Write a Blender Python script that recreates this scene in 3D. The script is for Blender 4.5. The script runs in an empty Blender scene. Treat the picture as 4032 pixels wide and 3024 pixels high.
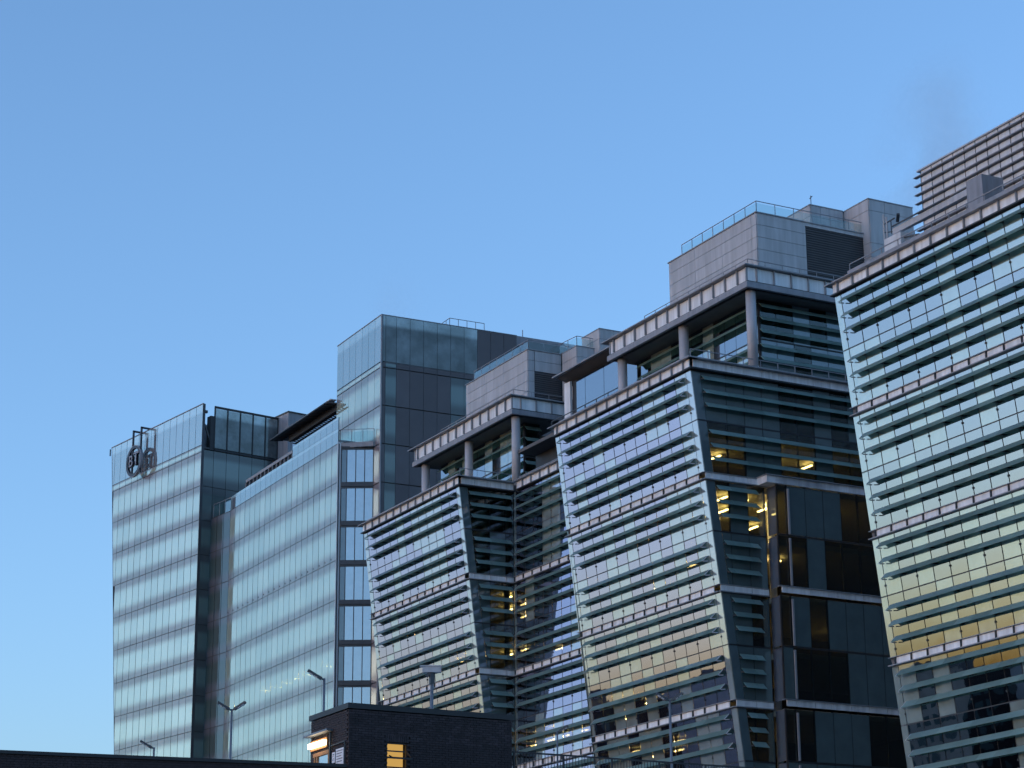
import bpy, math, random
from mathutils import Matrix, Vector
R = math.radians
random.seed(7)
SC = bpy.context.scene
COL = SC.collection

# ------------------------------------------------------------------ camera
ZC = 1.6                                   # eye height; heights below are measured from the eye, +ZC above the ground
F_PX, PITCH, ROLL = 8813.41, R(17.30883), R(-0.39676)
cp, sp = math.cos(PITCH), math.sin(PITCH)
cr, sr = math.cos(ROLL), math.sin(ROLL)
base = Matrix(((1, 0, 0), (0, sp, -cp), (0, cp, sp)))
CAMM = Matrix(((cr, -sr, 0), (sr, cr, 0), (0, 0, 1))) @ base       # world -> (right, down, forward)
cam_d = bpy.data.cameras.new('camera')
cam = bpy.data.objects.new('camera', cam_d)
COL.objects.link(cam)
cam_d.sensor_width = 36.0
cam_d.lens = F_PX / 4032 * 36.0
cam_d.clip_end = 20000
rt, dn, fw = CAMM[0], CAMM[1], CAMM[2]
mw = Matrix(((rt[0], -dn[0], -fw[0], 0), (rt[1], -dn[1], -fw[1], 0), (rt[2], -dn[2], -fw[2], ZC), (0, 0, 0, 1)))
cam.matrix_world = mw
SC.camera = cam

# ------------------------------------------------------------------ sky, sun, exposure
SUN_EL, SUN_AZ = R(-0.4), R(-115)           # azimuth measured clockwise from the view direction (+Y)
world = bpy.data.worlds.new('World')
SC.world = world
world.use_nodes = True
wn = world.node_tree
wn.nodes.clear()
w_out = wn.nodes.new('ShaderNodeOutputWorld')
w_bg = wn.nodes.new('ShaderNodeBackground')
sky = wn.nodes.new('ShaderNodeTexSky')
sky.sky_type = 'NISHITA'
sky.sun_disc = False
sky.sun_elevation = SUN_EL
sky.sun_rotation = SUN_AZ
sky.altitude = 100
sky.air_density = 0.6
sky.dust_density = 2.1
sky.ozone_density = 1.8
w_bg.inputs['Strength'].default_value = 0.15
wn.links.new(sky.outputs[0], w_bg.inputs['Color'])
wn.links.new(w_bg.outputs[0], w_out.inputs['Surface'])

sun_d = bpy.data.lights.new('sun', 'SUN')
sun_d.energy = 0.005
sun_d.angle = R(12)
sun_d.color = (1.0, 0.80, 0.62)
sun = bpy.data.objects.new('sun', sun_d)
COL.objects.link(sun)
sdir = Vector((math.sin(SUN_AZ) * math.cos(SUN_EL), math.cos(SUN_AZ) * math.cos(SUN_EL), math.sin(SUN_EL)))
sun.rotation_euler = (-sdir).to_track_quat('-Z', 'Y').to_euler()

SC.render.engine = 'CYCLES'
SC.view_settings.view_transform = 'Standard'
SC.view_settings.look = 'None'
SC.view_settings.exposure = 3.70
SC.view_settings.gamma = 1.0
SC.cycles.use_denoising = True
SC.cycles.max_bounces = 10
SC.cycles.transparent_max_bounces = 16
SC.cycles.glossy_bounces = 6
SC.cycles.volume_bounces = 3
SC.cycles.sample_clamp_indirect = 6.0

# ------------------------------------------------------------------ building grids
AT, AA, AO = R(-28.21065), R(-36.48995), R(-27.36952)


class Frame:
    """s runs along a street front towards the camera, t runs into the block, z is up (from the eye)."""
    def __init__(self, a, o=(0, 0)):
        self.e1 = Vector((-math.sin(a), -math.cos(a), 0))
        self.e2 = Vector((math.cos(a), -math.sin(a), 0))
        self.o = Vector((o[0], o[1], 0))
        self.rz = math.atan2(self.e1.y, self.e1.x)

    def w(self, s, t, z):
        return self.o + self.e1 * s + self.e2 * t + Vector((0, 0, z + ZC))


FT = Frame(AT)
FO = Frame(AO)
FA = Frame(AA, (-35.606, 247.064))


def in_view(p, m=60):
    d = CAMM @ (p - Vector((0, 0, ZC)))
    if d.z <= 0:
        return False
    x = F_PX * d.x / d.z + 2016
    y = F_PX * d.y / d.z + 1512
    return -m < x < 4032 + m and -m < y < 3024 + m


# ------------------------------------------------------------------ materials
def new_mat(name):
    m = bpy.data.materials.new(name)
    m.use_nodes = True
    nt = m.node_tree
    nt.nodes.clear()
    out = nt.nodes.new('ShaderNodeOutputMaterial')
    return m, nt, out


def L(nt, a, b):
    nt.links.new(a, b)


def noise(nt, scale, detail=4, coord='pos', rough=0.55):
    n = nt.nodes.new('ShaderNodeTexNoise')
    n.inputs['Scale'].default_value = scale
    n.inputs['Detail'].default_value = detail
    n.inputs['Roughness'].default_value = rough
    if coord == 'pos':
        g = nt.nodes.new('ShaderNodeNewGeometry')
        L(nt, g.outputs['Position'], n.inputs['Vector'])
    else:
        g = nt.nodes.new('ShaderNodeTexCoord')
        L(nt, g.outputs[coord], n.inputs['Vector'])
    return n


def ramp(nt, fac, c0, c1, p0=0.3, p1=0.7):
    r = nt.nodes.new('ShaderNodeValToRGB')
    r.color_ramp.elements[0].position = p0
    r.color_ramp.elements[0].color = (*c0, 1)
    r.color_ramp.elements[1].position = p1
    r.color_ramp.elements[1].color = (*c1, 1)
    L(nt, fac, r.inputs['Fac'])
    return r


def plain(name, c, rough=0.6, spec=0.5, metal=0.0, var=0.12, scale=1.2, bump=0.0, objvar=0.0, bscale=30, streak=0.0):
    m, nt, out = new_mat(name)
    b = nt.nodes.new('ShaderNodeBsdfPrincipled')
    n = noise(nt, scale)
    lo = tuple(x * (1 - var) for x in c)
    hi = tuple(min(1, x * (1 + var)) for x in c)
    r = ramp(nt, n.outputs['Fac'], lo, hi)
    col = r.outputs['Color']
    if objvar:
        oi = nt.nodes.new('ShaderNodeObjectInfo')
        mr = nt.nodes.new('ShaderNodeMapRange')
        mr.inputs['To Min'].default_value = 1 - objvar
        mr.inputs['To Max'].default_value = 1 + objvar
        L(nt, oi.outputs['Random'], mr.inputs['Value'])
        mx = nt.nodes.new('ShaderNodeVectorMath')
        mx.operation = 'SCALE'
        L(nt, col, mx.inputs[0])
        L(nt, mr.outputs[0], mx.inputs['Scale'])
        col = mx.outputs[0]
    if streak:
        g = nt.nodes.new('ShaderNodeNewGeometry')
        mp = nt.nodes.new('ShaderNodeMapping')
        mp.inputs['Scale'].default_value = (2.6, 2.6, 0.22)
        L(nt, g.outputs['Position'], mp.inputs['Vector'])
        sn = nt.nodes.new('ShaderNodeTexNoise')
        sn.inputs['Scale'].default_value = 1.0
        sn.inputs['Detail'].default_value = 5
        L(nt, mp.outputs[0], sn.inputs['Vector'])
        sm = nt.nodes.new('ShaderNodeMapRange')
        sm.inputs['From Min'].default_value, sm.inputs['From Max'].default_value = 0.35, 0.7
        sm.inputs['To Min'].default_value, sm.inputs['To Max'].default_value = 1 - streak, 1 + streak * 0.4
        L(nt, sn.outputs['Fac'], sm.inputs['Value'])
        s2 = nt.nodes.new('ShaderNodeVectorMath')
        s2.operation = 'SCALE'
        L(nt, col, s2.inputs[0])
        L(nt, sm.outputs[0], s2.inputs['Scale'])
        col = s2.outputs[0]
    L(nt, col, b.inputs['Base Color'])
    b.inputs['Roughness'].default_value = rough
    b.inputs['Metallic'].default_value = metal
    b.inputs['Specular IOR Level'].default_value = spec
    if bump:
        n2 = noise(nt, bscale)
        bp = nt.nodes.new('ShaderNodeBump')
        bp.inputs['Strength'].default_value = bump
        bp.inputs['Distance'].default_value = 0.02
        L(nt, n2.outputs['Fac'], bp.inputs['Height'])
        L(nt, bp.outputs[0], b.inputs['Normal'])
    L(nt, b.outputs[0], out.inputs['Surface'])
    return m


def glass(name, body, c, r0=0.4, gtint=(1, 1, 1), rough=0.01, wave=0.25, wscale=0.55):
    """Coated facade glass: a mirror coat over a clear pane or over a drawn blind / back-painted pane."""
    m, nt, out = new_mat(name)
    lw = nt.nodes.new('ShaderNodeLayerWeight')
    lw.inputs['Blend'].default_value = 0.5
    pw = nt.nodes.new('ShaderNodeMath')
    pw.operation = 'POWER'
    pw.inputs[1].default_value = 3.5
    L(nt, lw.outputs['Facing'], pw.inputs[0])
    mr = nt.nodes.new('ShaderNodeMapRange')
    mr.inputs['To Min'].default_value = r0
    mr.inputs['To Max'].default_value = 1.0
    L(nt, pw.outputs[0], mr.inputs['Value'])
    gl = nt.nodes.new('ShaderNodeBsdfGlossy')
    gl.inputs['Roughness'].default_value = rough
    gl.inputs['Color'].default_value = (*gtint, 1)
    if wave:
        n = noise(nt, wscale, 1.5)
        bp = nt.nodes.new('ShaderNodeBump')
        bp.inputs['Strength'].default_value = wave
        bp.inputs['Distance'].default_value = 0.02
        L(nt, n.outputs['Fac'], bp.inputs['Height'])
        L(nt, bp.outputs[0], gl.inputs['Normal'])
    if body == 'clear':
        bd = nt.nodes.new('ShaderNodeBsdfTransparent')
        bd.inputs['Color'].default_value = (*c, 1)
    else:
        bd = nt.nodes.new('ShaderNodeBsdfPrincipled')
        n3 = noise(nt, 0.9, 3)
        rr = ramp(nt, n3.outputs['Fac'], tuple(x * 0.82 for x in c), tuple(x * 1.1 for x in c))
        L(nt, rr.outputs[0], bd.inputs['Base Color'])
        bd.inputs['Roughness'].default_value = 0.6
    mx = nt.nodes.new('ShaderNodeMixShader')
    L(nt, mr.outputs[0], mx.inputs['Fac'])
    L(nt, bd.outputs[0], mx.inputs[1])
    L(nt, gl.outputs[0], mx.inputs[2])
    L(nt, mx.outputs[0], out.inputs['Surface'])
    return m


def frit(name, clear_c, frit_c, lo=(0.06, 0.34), hi=(0.72, 0.95), r_clear=0.5, r_frit=0.22, trans=0.0, refl_cloud=0.0, gt=(0.74, 0.80, 0.74)):
    """Pane printed with a dot screen that fades out towards the middle of the storey (UV v = 0 sill, 1 head)."""
    m, nt, out = new_mat(name)
    uv = nt.nodes.new('ShaderNodeUVMap')
    sep = nt.nodes.new('ShaderNodeSeparateXYZ')
    L(nt, uv.outputs[0], sep.inputs[0])
    a = nt.nodes.new('ShaderNodeMapRange')
    a.interpolation_type = 'SMOOTHSTEP'
    a.inputs['From Min'].default_value, a.inputs['From Max'].default_value = lo
    b = nt.nodes.new('ShaderNodeMapRange')
    b.interpolation_type = 'SMOOTHSTEP'
    b.inputs['From Min'].default_value, b.inputs['From Max'].default_value = hi
    b.inputs['To Min'].default_value, b.inputs['To Max'].default_value = 1, 0
    L(nt, sep.outputs['Y'], a.inputs['Value'])
    L(nt, sep.outputs['Y'], b.inputs['Value'])
    k = nt.nodes.new('ShaderNodeMath')
    k.operation = 'MULTIPLY'
    L(nt, a.outputs[0], k.inputs[0])
    L(nt, b.outputs[0], k.inputs[1])
    # clear part: mirror coat over pale blind, printed part: duller coat over lilac print
    mc = nt.nodes.new('ShaderNodeMix')
    mc.data_type = 'RGBA'
    mc.inputs[6].default_value = (*frit_c, 1)
    mc.inputs[7].default_value = (*clear_c, 1)
    L(nt, k.outputs[0], mc.inputs[0])
    oi = nt.nodes.new('ShaderNodeObjectInfo')
    mrv = nt.nodes.new('ShaderNodeMapRange')
    mrv.inputs['To Min'].default_value, mrv.inputs['To Max'].default_value = 0.76, 1.14
    L(nt, oi.outputs['Random'], mrv.inputs['Value'])
    vs = nt.nodes.new('ShaderNodeVectorMath')
    vs.operation = 'SCALE'
    L(nt, mc.outputs[2], vs.inputs[0])
    L(nt, mrv.outputs[0], vs.inputs['Scale'])
    bd = nt.nodes.new('ShaderNodeBsdfPrincipled')
    body = vs.outputs[0]
    if refl_cloud:  # noise in the body colour stands in for blurred reflections
        cn = noise(nt, 0.45, 4)
        cv = nt.nodes.new('ShaderNodeMapRange')
        cv.inputs['From Min'].default_value, cv.inputs['From Max'].default_value = 0.35, 0.68
        cv.inputs['To Min'].default_value, cv.inputs['To Max'].default_value = 1 - refl_cloud, 1 + refl_cloud
        L(nt, cn.outputs['Fac'], cv.inputs['Value'])
        v2 = nt.nodes.new('ShaderNodeVectorMath')
        v2.operation = 'SCALE'
        L(nt, body, v2.inputs[0])
        L(nt, cv.outputs[0], v2.inputs['Scale'])
        body = v2.outputs[0]
    L(nt, body, bd.inputs['Base Color'])
    bd.inputs['Roughness'].default_value = 0.5
    bds = bd.outputs[0]
    if trans:
        tr = nt.nodes.new('ShaderNodeBsdfTransparent')
        tr.inputs['Color'].default_value = (0.8, 0.9, 0.85, 1)
        tk = nt.nodes.new('ShaderNodeMath')
        tk.operation = 'MULTIPLY'
        tk.inputs[1].default_value = trans
        L(nt, k.outputs[0], tk.inputs[0])
        tm = nt.nodes.new('ShaderNodeMixShader')
        L(nt, tk.outputs[0], tm.inputs['Fac'])
        L(nt, bd.outputs[0], tm.inputs[1])
        L(nt, tr.outputs[0], tm.inputs[2])
        bds = tm.outputs[0]
    lw = nt.nodes.new('ShaderNodeLayerWeight')
    pw = nt.nodes.new('ShaderNodeMath')
    pw.operation = 'POWER'
    pw.inputs[1].default_value = 3.5
    L(nt, lw.outputs['Facing'], pw.inputs[0])
    r0 = nt.nodes.new('ShaderNodeMapRange')
    r0.inputs['To Min'].default_value, r0.inputs['To Max'].default_value = r_frit, r_clear
    L(nt, k.outputs[0], r0.inputs['Value'])
    fr = nt.nodes.new('ShaderNodeMapRange')
    L(nt, pw.outputs[0], fr.inputs['Value'])
    L(nt, r0.outputs[0], fr.inputs['To Min'])
    fr.inputs['To Max'].default_value = 0.95
    gl = nt.nodes.new('ShaderNodeBsdfGlossy')
    rg = nt.nodes.new('ShaderNodeMapRange')
    rg.inputs['To Min'].default_value, rg.inputs['To Max'].default_value = 0.16, 0.03
    L(nt, k.outputs[0], rg.inputs['Value'])
    L(nt, rg.outputs[0], gl.inputs['Roughness'])
    gl.inputs['Color'].default_value = (*gt, 1)
    mx = nt.nodes.new('ShaderNodeMixShader')
    L(nt, fr.outputs[0], mx.inputs['Fac'])
    L(nt, bds, mx.inputs[1])
    L(nt, gl.outputs[0], mx.inputs[2])
    L(nt, mx.outputs[0], out.inputs['Surface'])
    return m


def emit(name, c, e):
    m, nt, out = new_mat(name)
    em = nt.nodes.new('ShaderNodeEmission')
    em.inputs['Color'].default_value = (*c, 1)
    em.inputs['Strength'].default_value = e
    L(nt, em.outputs[0], out.inputs['Surface'])
    return m


def blade_glass(name):
    m, nt, out = new_mat(name)
    n = noise(nt, 0.7, 3)
    r = ramp(nt, n.outputs['Fac'], (0.29, 0.43, 0.42), (0.37, 0.53, 0.52))
    b = nt.nodes.new('ShaderNodeBsdfPrincipled')
    oi = nt.nodes.new('ShaderNodeObjectInfo')
    mr = nt.nodes.new('ShaderNodeMapRange')
    mr.inputs['To Min'].default_value, mr.inputs['To Max'].default_value = 0.78, 1.18
    L(nt, oi.outputs['Random'], mr.inputs['Value'])
    vs = nt.nodes.new('ShaderNodeVectorMath')
    vs.operation = 'SCALE'
    L(nt, r.outputs[0], vs.inputs[0])
    L(nt, mr.outputs[0], vs.inputs['Scale'])
    L(nt, vs.outputs[0], b.inputs['Base Color'])
    b.inputs['Roughness'].default_value = 0.22
    b.inputs['Specular IOR Level'].default_value = 0.6
    t = nt.nodes.new('ShaderNodeBsdfTranslucent')
    t.inputs['Color'].default_value = (0.30, 0.52, 0.47, 1)
    mx = nt.nodes.new('ShaderNodeMixShader')
    mx.inputs['Fac'].default_value = 0.48
    L(nt, b.outputs[0], mx.inputs[1])
    L(nt, t.outputs[0], mx.inputs[2])
    L(nt, mx.outputs[0], out.inputs['Surface'])
    return m


M = {}
M['glass_clear'] = glass('glass_clear', 'clear', (0.34, 0.38, 0.36), 0.50, (0.69, 0.68, 0.71), wave=0.16)
M['glass_blind'] = glass('glass_blind', 'blind', (0.32, 0.40, 0.37), 0.46, (0.67, 0.70, 0.69), wave=0.16)
M['rose_clear'] = glass('rose_clear', 'clear', (0.34, 0.36, 0.34), 0.50, (0.80, 0.66, 0.79), wave=0.10)
M['rose_blind'] = glass('rose_blind', 'blind', (0.30, 0.36, 0.34), 0.46, (0.76, 0.72, 0.77), wave=0.10)
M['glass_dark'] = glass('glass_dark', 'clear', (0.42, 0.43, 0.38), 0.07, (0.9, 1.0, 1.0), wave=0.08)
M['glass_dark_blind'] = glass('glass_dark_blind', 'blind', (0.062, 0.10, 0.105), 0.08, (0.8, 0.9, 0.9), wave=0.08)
M['glass_roof'] = glass('glass_roof', 'clear', (0.84, 0.90, 0.89), 0.05, (0.95, 1, 1), wave=0)
M['glass_teal'] = glass('glass_teal', 'blind', (0.07, 0.115, 0.13), 0.12, (0.9, 0.97, 1.0), wave=0.06)
M['frit'] = frit('frit', (0.62, 0.73, 0.61), (0.20, 0.195, 0.24), lo=(0.08, 0.36), hi=(0.64, 0.90), r_clear=0.44, r_frit=0.10, trans=0.22, gt=(0.82, 0.84, 0.70))
M['frit_top'] = frit('frit_top', (0.19, 0.20, 0.24), (0.45, 0.52, 0.56), lo=(-2, -1), hi=(0.76, 0.86), r_clear=0.46, r_frit=0.58)  # paler opaque top strip stands in for sky behind clear glass
M['link_glass'] = frit('link_glass', (0.02, 0.045, 0.045), (0.07, 0.075, 0.10), lo=(0.1, 0.35), hi=(0.72, 0.95), r_clear=0.07, r_frit=0.05, gt=(0.5, 0.6, 0.6))
M['frit_dark'] = frit('frit_dark', (0.09, 0.14, 0.14), (0.045, 0.055, 0.065), lo=(0.12, 0.4), hi=(0.7, 0.86), r_clear=0.12, r_frit=0.07)
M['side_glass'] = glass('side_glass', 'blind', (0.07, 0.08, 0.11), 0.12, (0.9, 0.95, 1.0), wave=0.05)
M['bay_slate'] = plain('bay_slate', (0.06, 0.07, 0.08), 0.5)
M['letter_face'] = plain('letter_face', (0.24, 0.25, 0.29), 0.4)
M['blade'] = blade_glass('blade')
M['white_panel'] = plain('white_panel', (0.79, 0.81, 0.83), 0.45, var=0.07, scale=0.8, objvar=0.07, streak=0.2)
M['grey_metal'] = plain('grey_metal', (0.27, 0.285, 0.31), 0.5, var=0.1, streak=0.15)
M['grey_fascia'] = plain('grey_fascia', (0.27, 0.28, 0.31), 0.5, var=0.08, objvar=0.05, streak=0.2)
M['mullion'] = plain('mullion', (0.045, 0.05, 0.06), 0.45)
M['black'] = plain('black', (0.018, 0.02, 0.024), 0.5)
M['dark_metal'] = plain('dark_metal', (0.045, 0.05, 0.055), 0.5)
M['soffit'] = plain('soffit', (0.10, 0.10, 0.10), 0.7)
M['clad'] = plain('clad', (0.45, 0.465, 0.485), 0.5, spec=0.3, var=0.05, scale=0.6, objvar=0.05, streak=0.16)
M['slat_dark'] = plain('slat_dark', (0.085, 0.085, 0.09), 0.6)
M['column'] = plain('column', (0.46, 0.46, 0.48), 0.5, var=0.06, streak=0.18)
M['anthracite'] = plain('anthracite', (0.125, 0.12, 0.13), 0.5, spec=0.3, var=0.08, scale=0.5, objvar=0.08)
M['screen'] = plain('screen', (0.64, 0.67, 0.70), 0.6, var=0.08, objvar=0.06, streak=0.15)
M['ceiling'] = plain('ceiling', (0.48, 0.45, 0.38), 0.8)
M['interior'] = plain('interior', (0.10, 0.09, 0.075), 0.8, var=0.4, scale=0.35)
M['concrete'] = plain('concrete', (0.42, 0.41, 0.40), 0.8, bump=0.2)
M['asphalt'] = plain('asphalt', (0.05, 0.05, 0.052), 0.85, var=0.25, bump=0.3)
M['brick'] = plain('brick', (0.034, 0.025, 0.029), 0.75, var=0.35, scale=6, bump=0.5, objvar=0.35)
M['mortar'] = plain('mortar', (0.012, 0.0105, 0.012), 0.9)
M['roofing'] = plain('roofing', (0.16, 0.16, 0.17), 0.8)
M['pole'] = plain('pole', (0.20, 0.22, 0.25), 0.45, metal=0.4)
M['lamp_head'] = plain('lamp_head', (0.05, 0.055, 0.065), 0.4)
M['lens'] = plain('lens', (0.62, 0.64, 0.66), 0.3)
M['yellow_blind'] = emit('yellow_blind', (0.95, 0.56, 0.15), 0.048)
M['wood'] = plain('wood', (0.42, 0.20, 0.07), 0.55, var=0.2, scale=4)
M['paper'] = plain('paper', (0.72, 0.75, 0.80), 0.6, var=0.04)
M['ink'] = plain('ink', (0.06, 0.07, 0.10), 0.6)
M['office_light'] = emit('office_light', (1.0, 0.72, 0.26), 3.2)
M['tube_light'] = emit('tube_light', (1.0, 0.80, 0.52), 0.8)
M['sign_dark'] = plain('sign_dark', (0.014, 0.016, 0.03), 0.4)
M['sign_rim'] = plain('sign_rim', (0.55, 0.57, 0.62), 0.4)
M['far_wall'] = plain('far_wall', (0.36, 0.32, 0.29), 0.8, var=0.2, scale=0.2)
M['tree_dark'] = plain('tree_dark', (0.05, 0.06, 0.03), 0.8, var=0.4)


# ------------------------------------------------------------------ object helpers
def tag(o, label=None, cat=None, group=None, kind=None):
    if label:
        o['label'] = label
    if cat:
        o['category'] = cat
    if group:
        o['group'] = group
    if kind:
        o['kind'] = kind
    return o


class Root:
    """An Empty at a thing's base whose children are given in the frame's (s, t, z)."""
    def __init__(self, name, fr, s, t, label, cat, group=None, z=-ZC):
        self.o = bpy.data.objects.new(name, None)
        self.o.empty_display_size = 0.5
        COL.objects.link(self.o)
        self.fr, self.s, self.t, self.z = fr, s, t, z
        self.o.location = fr.w(s, t, z)
        self.o.rotation_euler = (0, 0, fr.rz)
        tag(self.o, label, cat, group)
        self.count = {}

    def loc(self, s, t, z):
        return Vector((s - self.s, t - self.t, z - self.z))


BOX = {}


def box_mesh(w, d, h, mat, uv=False):
    k = (round(w, 3), round(d, 3), round(h, 3), mat)
    if k in BOX:
        return BOX[k]
    x, y, z = w / 2, d / 2, h / 2
    vs = [(-x, -y, -z), (x, -y, -z), (x, y, -z), (-x, y, -z), (-x, -y, z), (x, -y, z), (x, y, z), (-x, y, z)]
    fs = [(0, 3, 2, 1), (4, 5, 6, 7), (0, 1, 5, 4), (1, 2, 6, 5), (2, 3, 7, 6), (3, 0, 4, 7)]
    me = bpy.data.meshes.new('box')
    me.from_pydata(vs, [], fs)
    me.materials.append(M[mat])
    set_uv(me)
    BOX[k] = me
    return me


def set_uv(me):
    zs = [v.co.z for v in me.vertices]
    z0, z1 = min(zs), max(zs)
    ul = me.uv_layers.new(name='UVMap')
    vi = [0] * len(me.loops)
    me.loops.foreach_get('vertex_index', vi)
    flat = []
    for i in vi:
        c = me.vertices[i].co
        flat += [c.x + c.y, (c.z - z0) / max(1e-6, z1 - z0)]
    ul.data.foreach_set('uv', flat)


def add(name, me, parent, loc=(0, 0, 0), rot=(0, 0, 0)):
    o = bpy.data.objects.new(name, me)
    COL.objects.link(o)
    if parent is not None:
        o.parent = parent.o if isinstance(parent, Root) else parent
    o.location = loc
    o.rotation_euler = rot
    return o


def part(root, name, s0, s1, t0, t1, z0, z1, mat, rot=(0, 0, 0), parent=None):
    me = box_mesh(abs(s1 - s0), abs(t1 - t0), abs(z1 - z0), mat)
    l = root.loc((s0 + s1) / 2, (t0 + t1) / 2, (z0 + z1) / 2)
    if parent is not None:
        l = l - parent.location
        return add(name, me, parent, l, rot)
    return add(name, me, root, l, rot)


class MB:
    """Collects boxes, bars and prisms given in (s, t, z) into one mesh of one root."""
    def __init__(self):
        self.v, self.f = [], []

    def hexa(self, p):
        n = len(self.v)
        self.v += [tuple(q) for q in p]
        self.f += [tuple(n + i for i in q) for q in ((0, 3, 2, 1), (4, 5, 6, 7), (0, 1, 5, 4), (1, 2, 6, 5), (2, 3, 7, 6), (3, 0, 4, 7))]
        return self

    def box(self, s0, s1, t0, t1, z0, z1):
        return self.hexa([(s0, t0, z0), (s1, t0, z0), (s1, t1, z0), (s0, t1, z0), (s0, t0, z1), (s1, t0, z1), (s1, t1, z1), (s0, t1, z1)])

    def bar(self, a, b, w, h=None):
        h = h or w
        a, b = Vector(a), Vector(b)
        d = (b - a).normalized()
        up = Vector((0, 0, 1)) if abs(d.z) < 0.95 else Vector((1, 0, 0))
        x = d.cross(up).normalized() * (w / 2)
        y = x.cross(d).normalized() * (h / 2)
        return self.hexa([a - x - y, a + x - y, b + x - y, b - x - y, a - x + y, a + x + y, b + x + y, b - x + y])

    def slant(self, s0, s1, ta, tb, z0, z1, d):
        """box whose front runs from t=ta at z0 to t=tb at z1, thickness d inwards"""
        return self.hexa([(s0, ta, z0), (s1, ta, z0), (s1, ta + d, z0), (s0, ta + d, z0), (s0, tb, z1), (s1, tb, z1), (s1, tb + d, z1), (s0, tb + d, z1)])

    def slant_s(self, sa, sb, t0, t1, z0, z1):
        """box with t fixed and s range sa=(lo,hi) at z0, sb=(lo,hi) at z1"""
        return self.hexa([(sa[0], t0, z0), (sa[1], t0, z0), (sa[1], t1, z0), (sa[0], t1, z0), (sb[0], t0, z1), (sb[1], t0, z1), (sb[1], t1, z1), (sb[0], t1, z1)])

    def prism(self, pts, z0, z1):
        n, k = len(self.v), len(pts)
        self.v += [(a, b, z0) for a, b in pts] + [(a, b, z1) for a, b in pts]
        self.f += [tuple(n + i for i in range(k))[::-1], tuple(n + k + i for i in range(k))]
        self.f += [(n + i, n + (i + 1) % k, n + k + (i + 1) % k, n + k + i) for i in range(k)]
        return self

    def cyl(self, c, r, z0, z1, n=20, r1=None):
        r1 = r if r1 is None else r1
        k = len(self.v)
        for rr, z in ((r, z0), (r1, z1)):
            self.v += [(c[0] + rr * math.cos(2 * math.pi * i / n), c[1] + rr * math.sin(2 * math.pi * i / n), z) for i in range(n)]
        self.f += [tuple(k + i for i in range(n))[::-1], tuple(k + n + i for i in range(n))]
        self.f += [(k + i, k + (i + 1) % n, k + n + (i + 1) % n, k + n + i) for i in range(n)]
        return self

    def build(self, name, root, mat, kind=None, smooth=False, parent=None):
        if not self.v:
            return None
        me = bpy.data.meshes.new(name)
        ref = root.loc(0, 0, 0)
        me.from_pydata([(a + ref.x, b + ref.y, c + ref.z) for a, b, c in self.v], [], self.f)
        me.materials.append(M[mat])
        if smooth:
            for p in me.polygons:
                p.use_smooth = len(p.vertices) == 4
        me.update()
        set_uv(me)
        o = add(name, me, parent if parent is not None else root)
        if parent is not None:
            o.location = -Vector(parent.location)
        if kind:
            o['kind'] = kind
        return o


def jit(a=0.0016):
    return random.uniform(-a, a)


# ------------------------------------------------------------------ ground
def ground():
    me = bpy.data.meshes.new('ground')
    g = 6000
    me.from_pydata([(-g, -g, 0), (g, -g, 0), (g, g, 0), (-g, g, 0)], [], [(0, 1, 2, 3)])
    me.materials.append(M['asphalt'])
    o = add('ground', me, None)
    o['kind'] = 'structure'


ground()

# =================================================================== the leaning louvred offices
Z0, T0, LEAN, MODH = 48.35, 83.1, 0.121, 7.97
TH = math.atan(LEAN)
TIPS = (0.73, 1.715, 2.70, 4.66, 5.645, 6.63)
B_OUT, B_DROP = 0.43, 0.41
B_LEN = math.hypot(B_OUT, B_DROP)
B_ANG = math.atan2(B_DROP, B_OUT)


def tl(z, lean=LEAN, t0=T0):
    return t0 + lean * (Z0 - z)


LIM = 298


class Front:
    """collects the repeated pieces of one building; the biggest in view stay objects, the rest are joined"""
    def __init__(self, root):
        self.r = root
        self.n = {}
        self.rest = {}

    def put(self, name, s, t, z, w, d, h, mat, rot=(0, 0, 0), show=True):
        r = self.r
        if show and self.n.get(name, 0) < LIM and in_view(r.fr.w(s, t, z)):
            self.n[name] = self.n.get(name, 0) + 1
            return add(name, box_mesh(w, d, h, mat), r, r.loc(s, t, z), rot)
        mb = self.rest.setdefault((name, mat), MB())
        from mathutils import Euler
        e = Euler(rot).to_matrix()
        c = Vector((s, t, z))
        x, y, q = w / 2, d / 2, h / 2
        mb.hexa([c + e @ Vector(p) for p in ((-x, -y, -q), (x, -y, -q), (x, y, -q), (-x, y, -q), (-x, -y, q), (x, -y, q), (x, y, q), (-x, y, q))])
        return None

    def flush(self):
        for (name, mat), mb in self.rest.items():
            mb.build(name, self.r, mat, kind='stuff')


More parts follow.
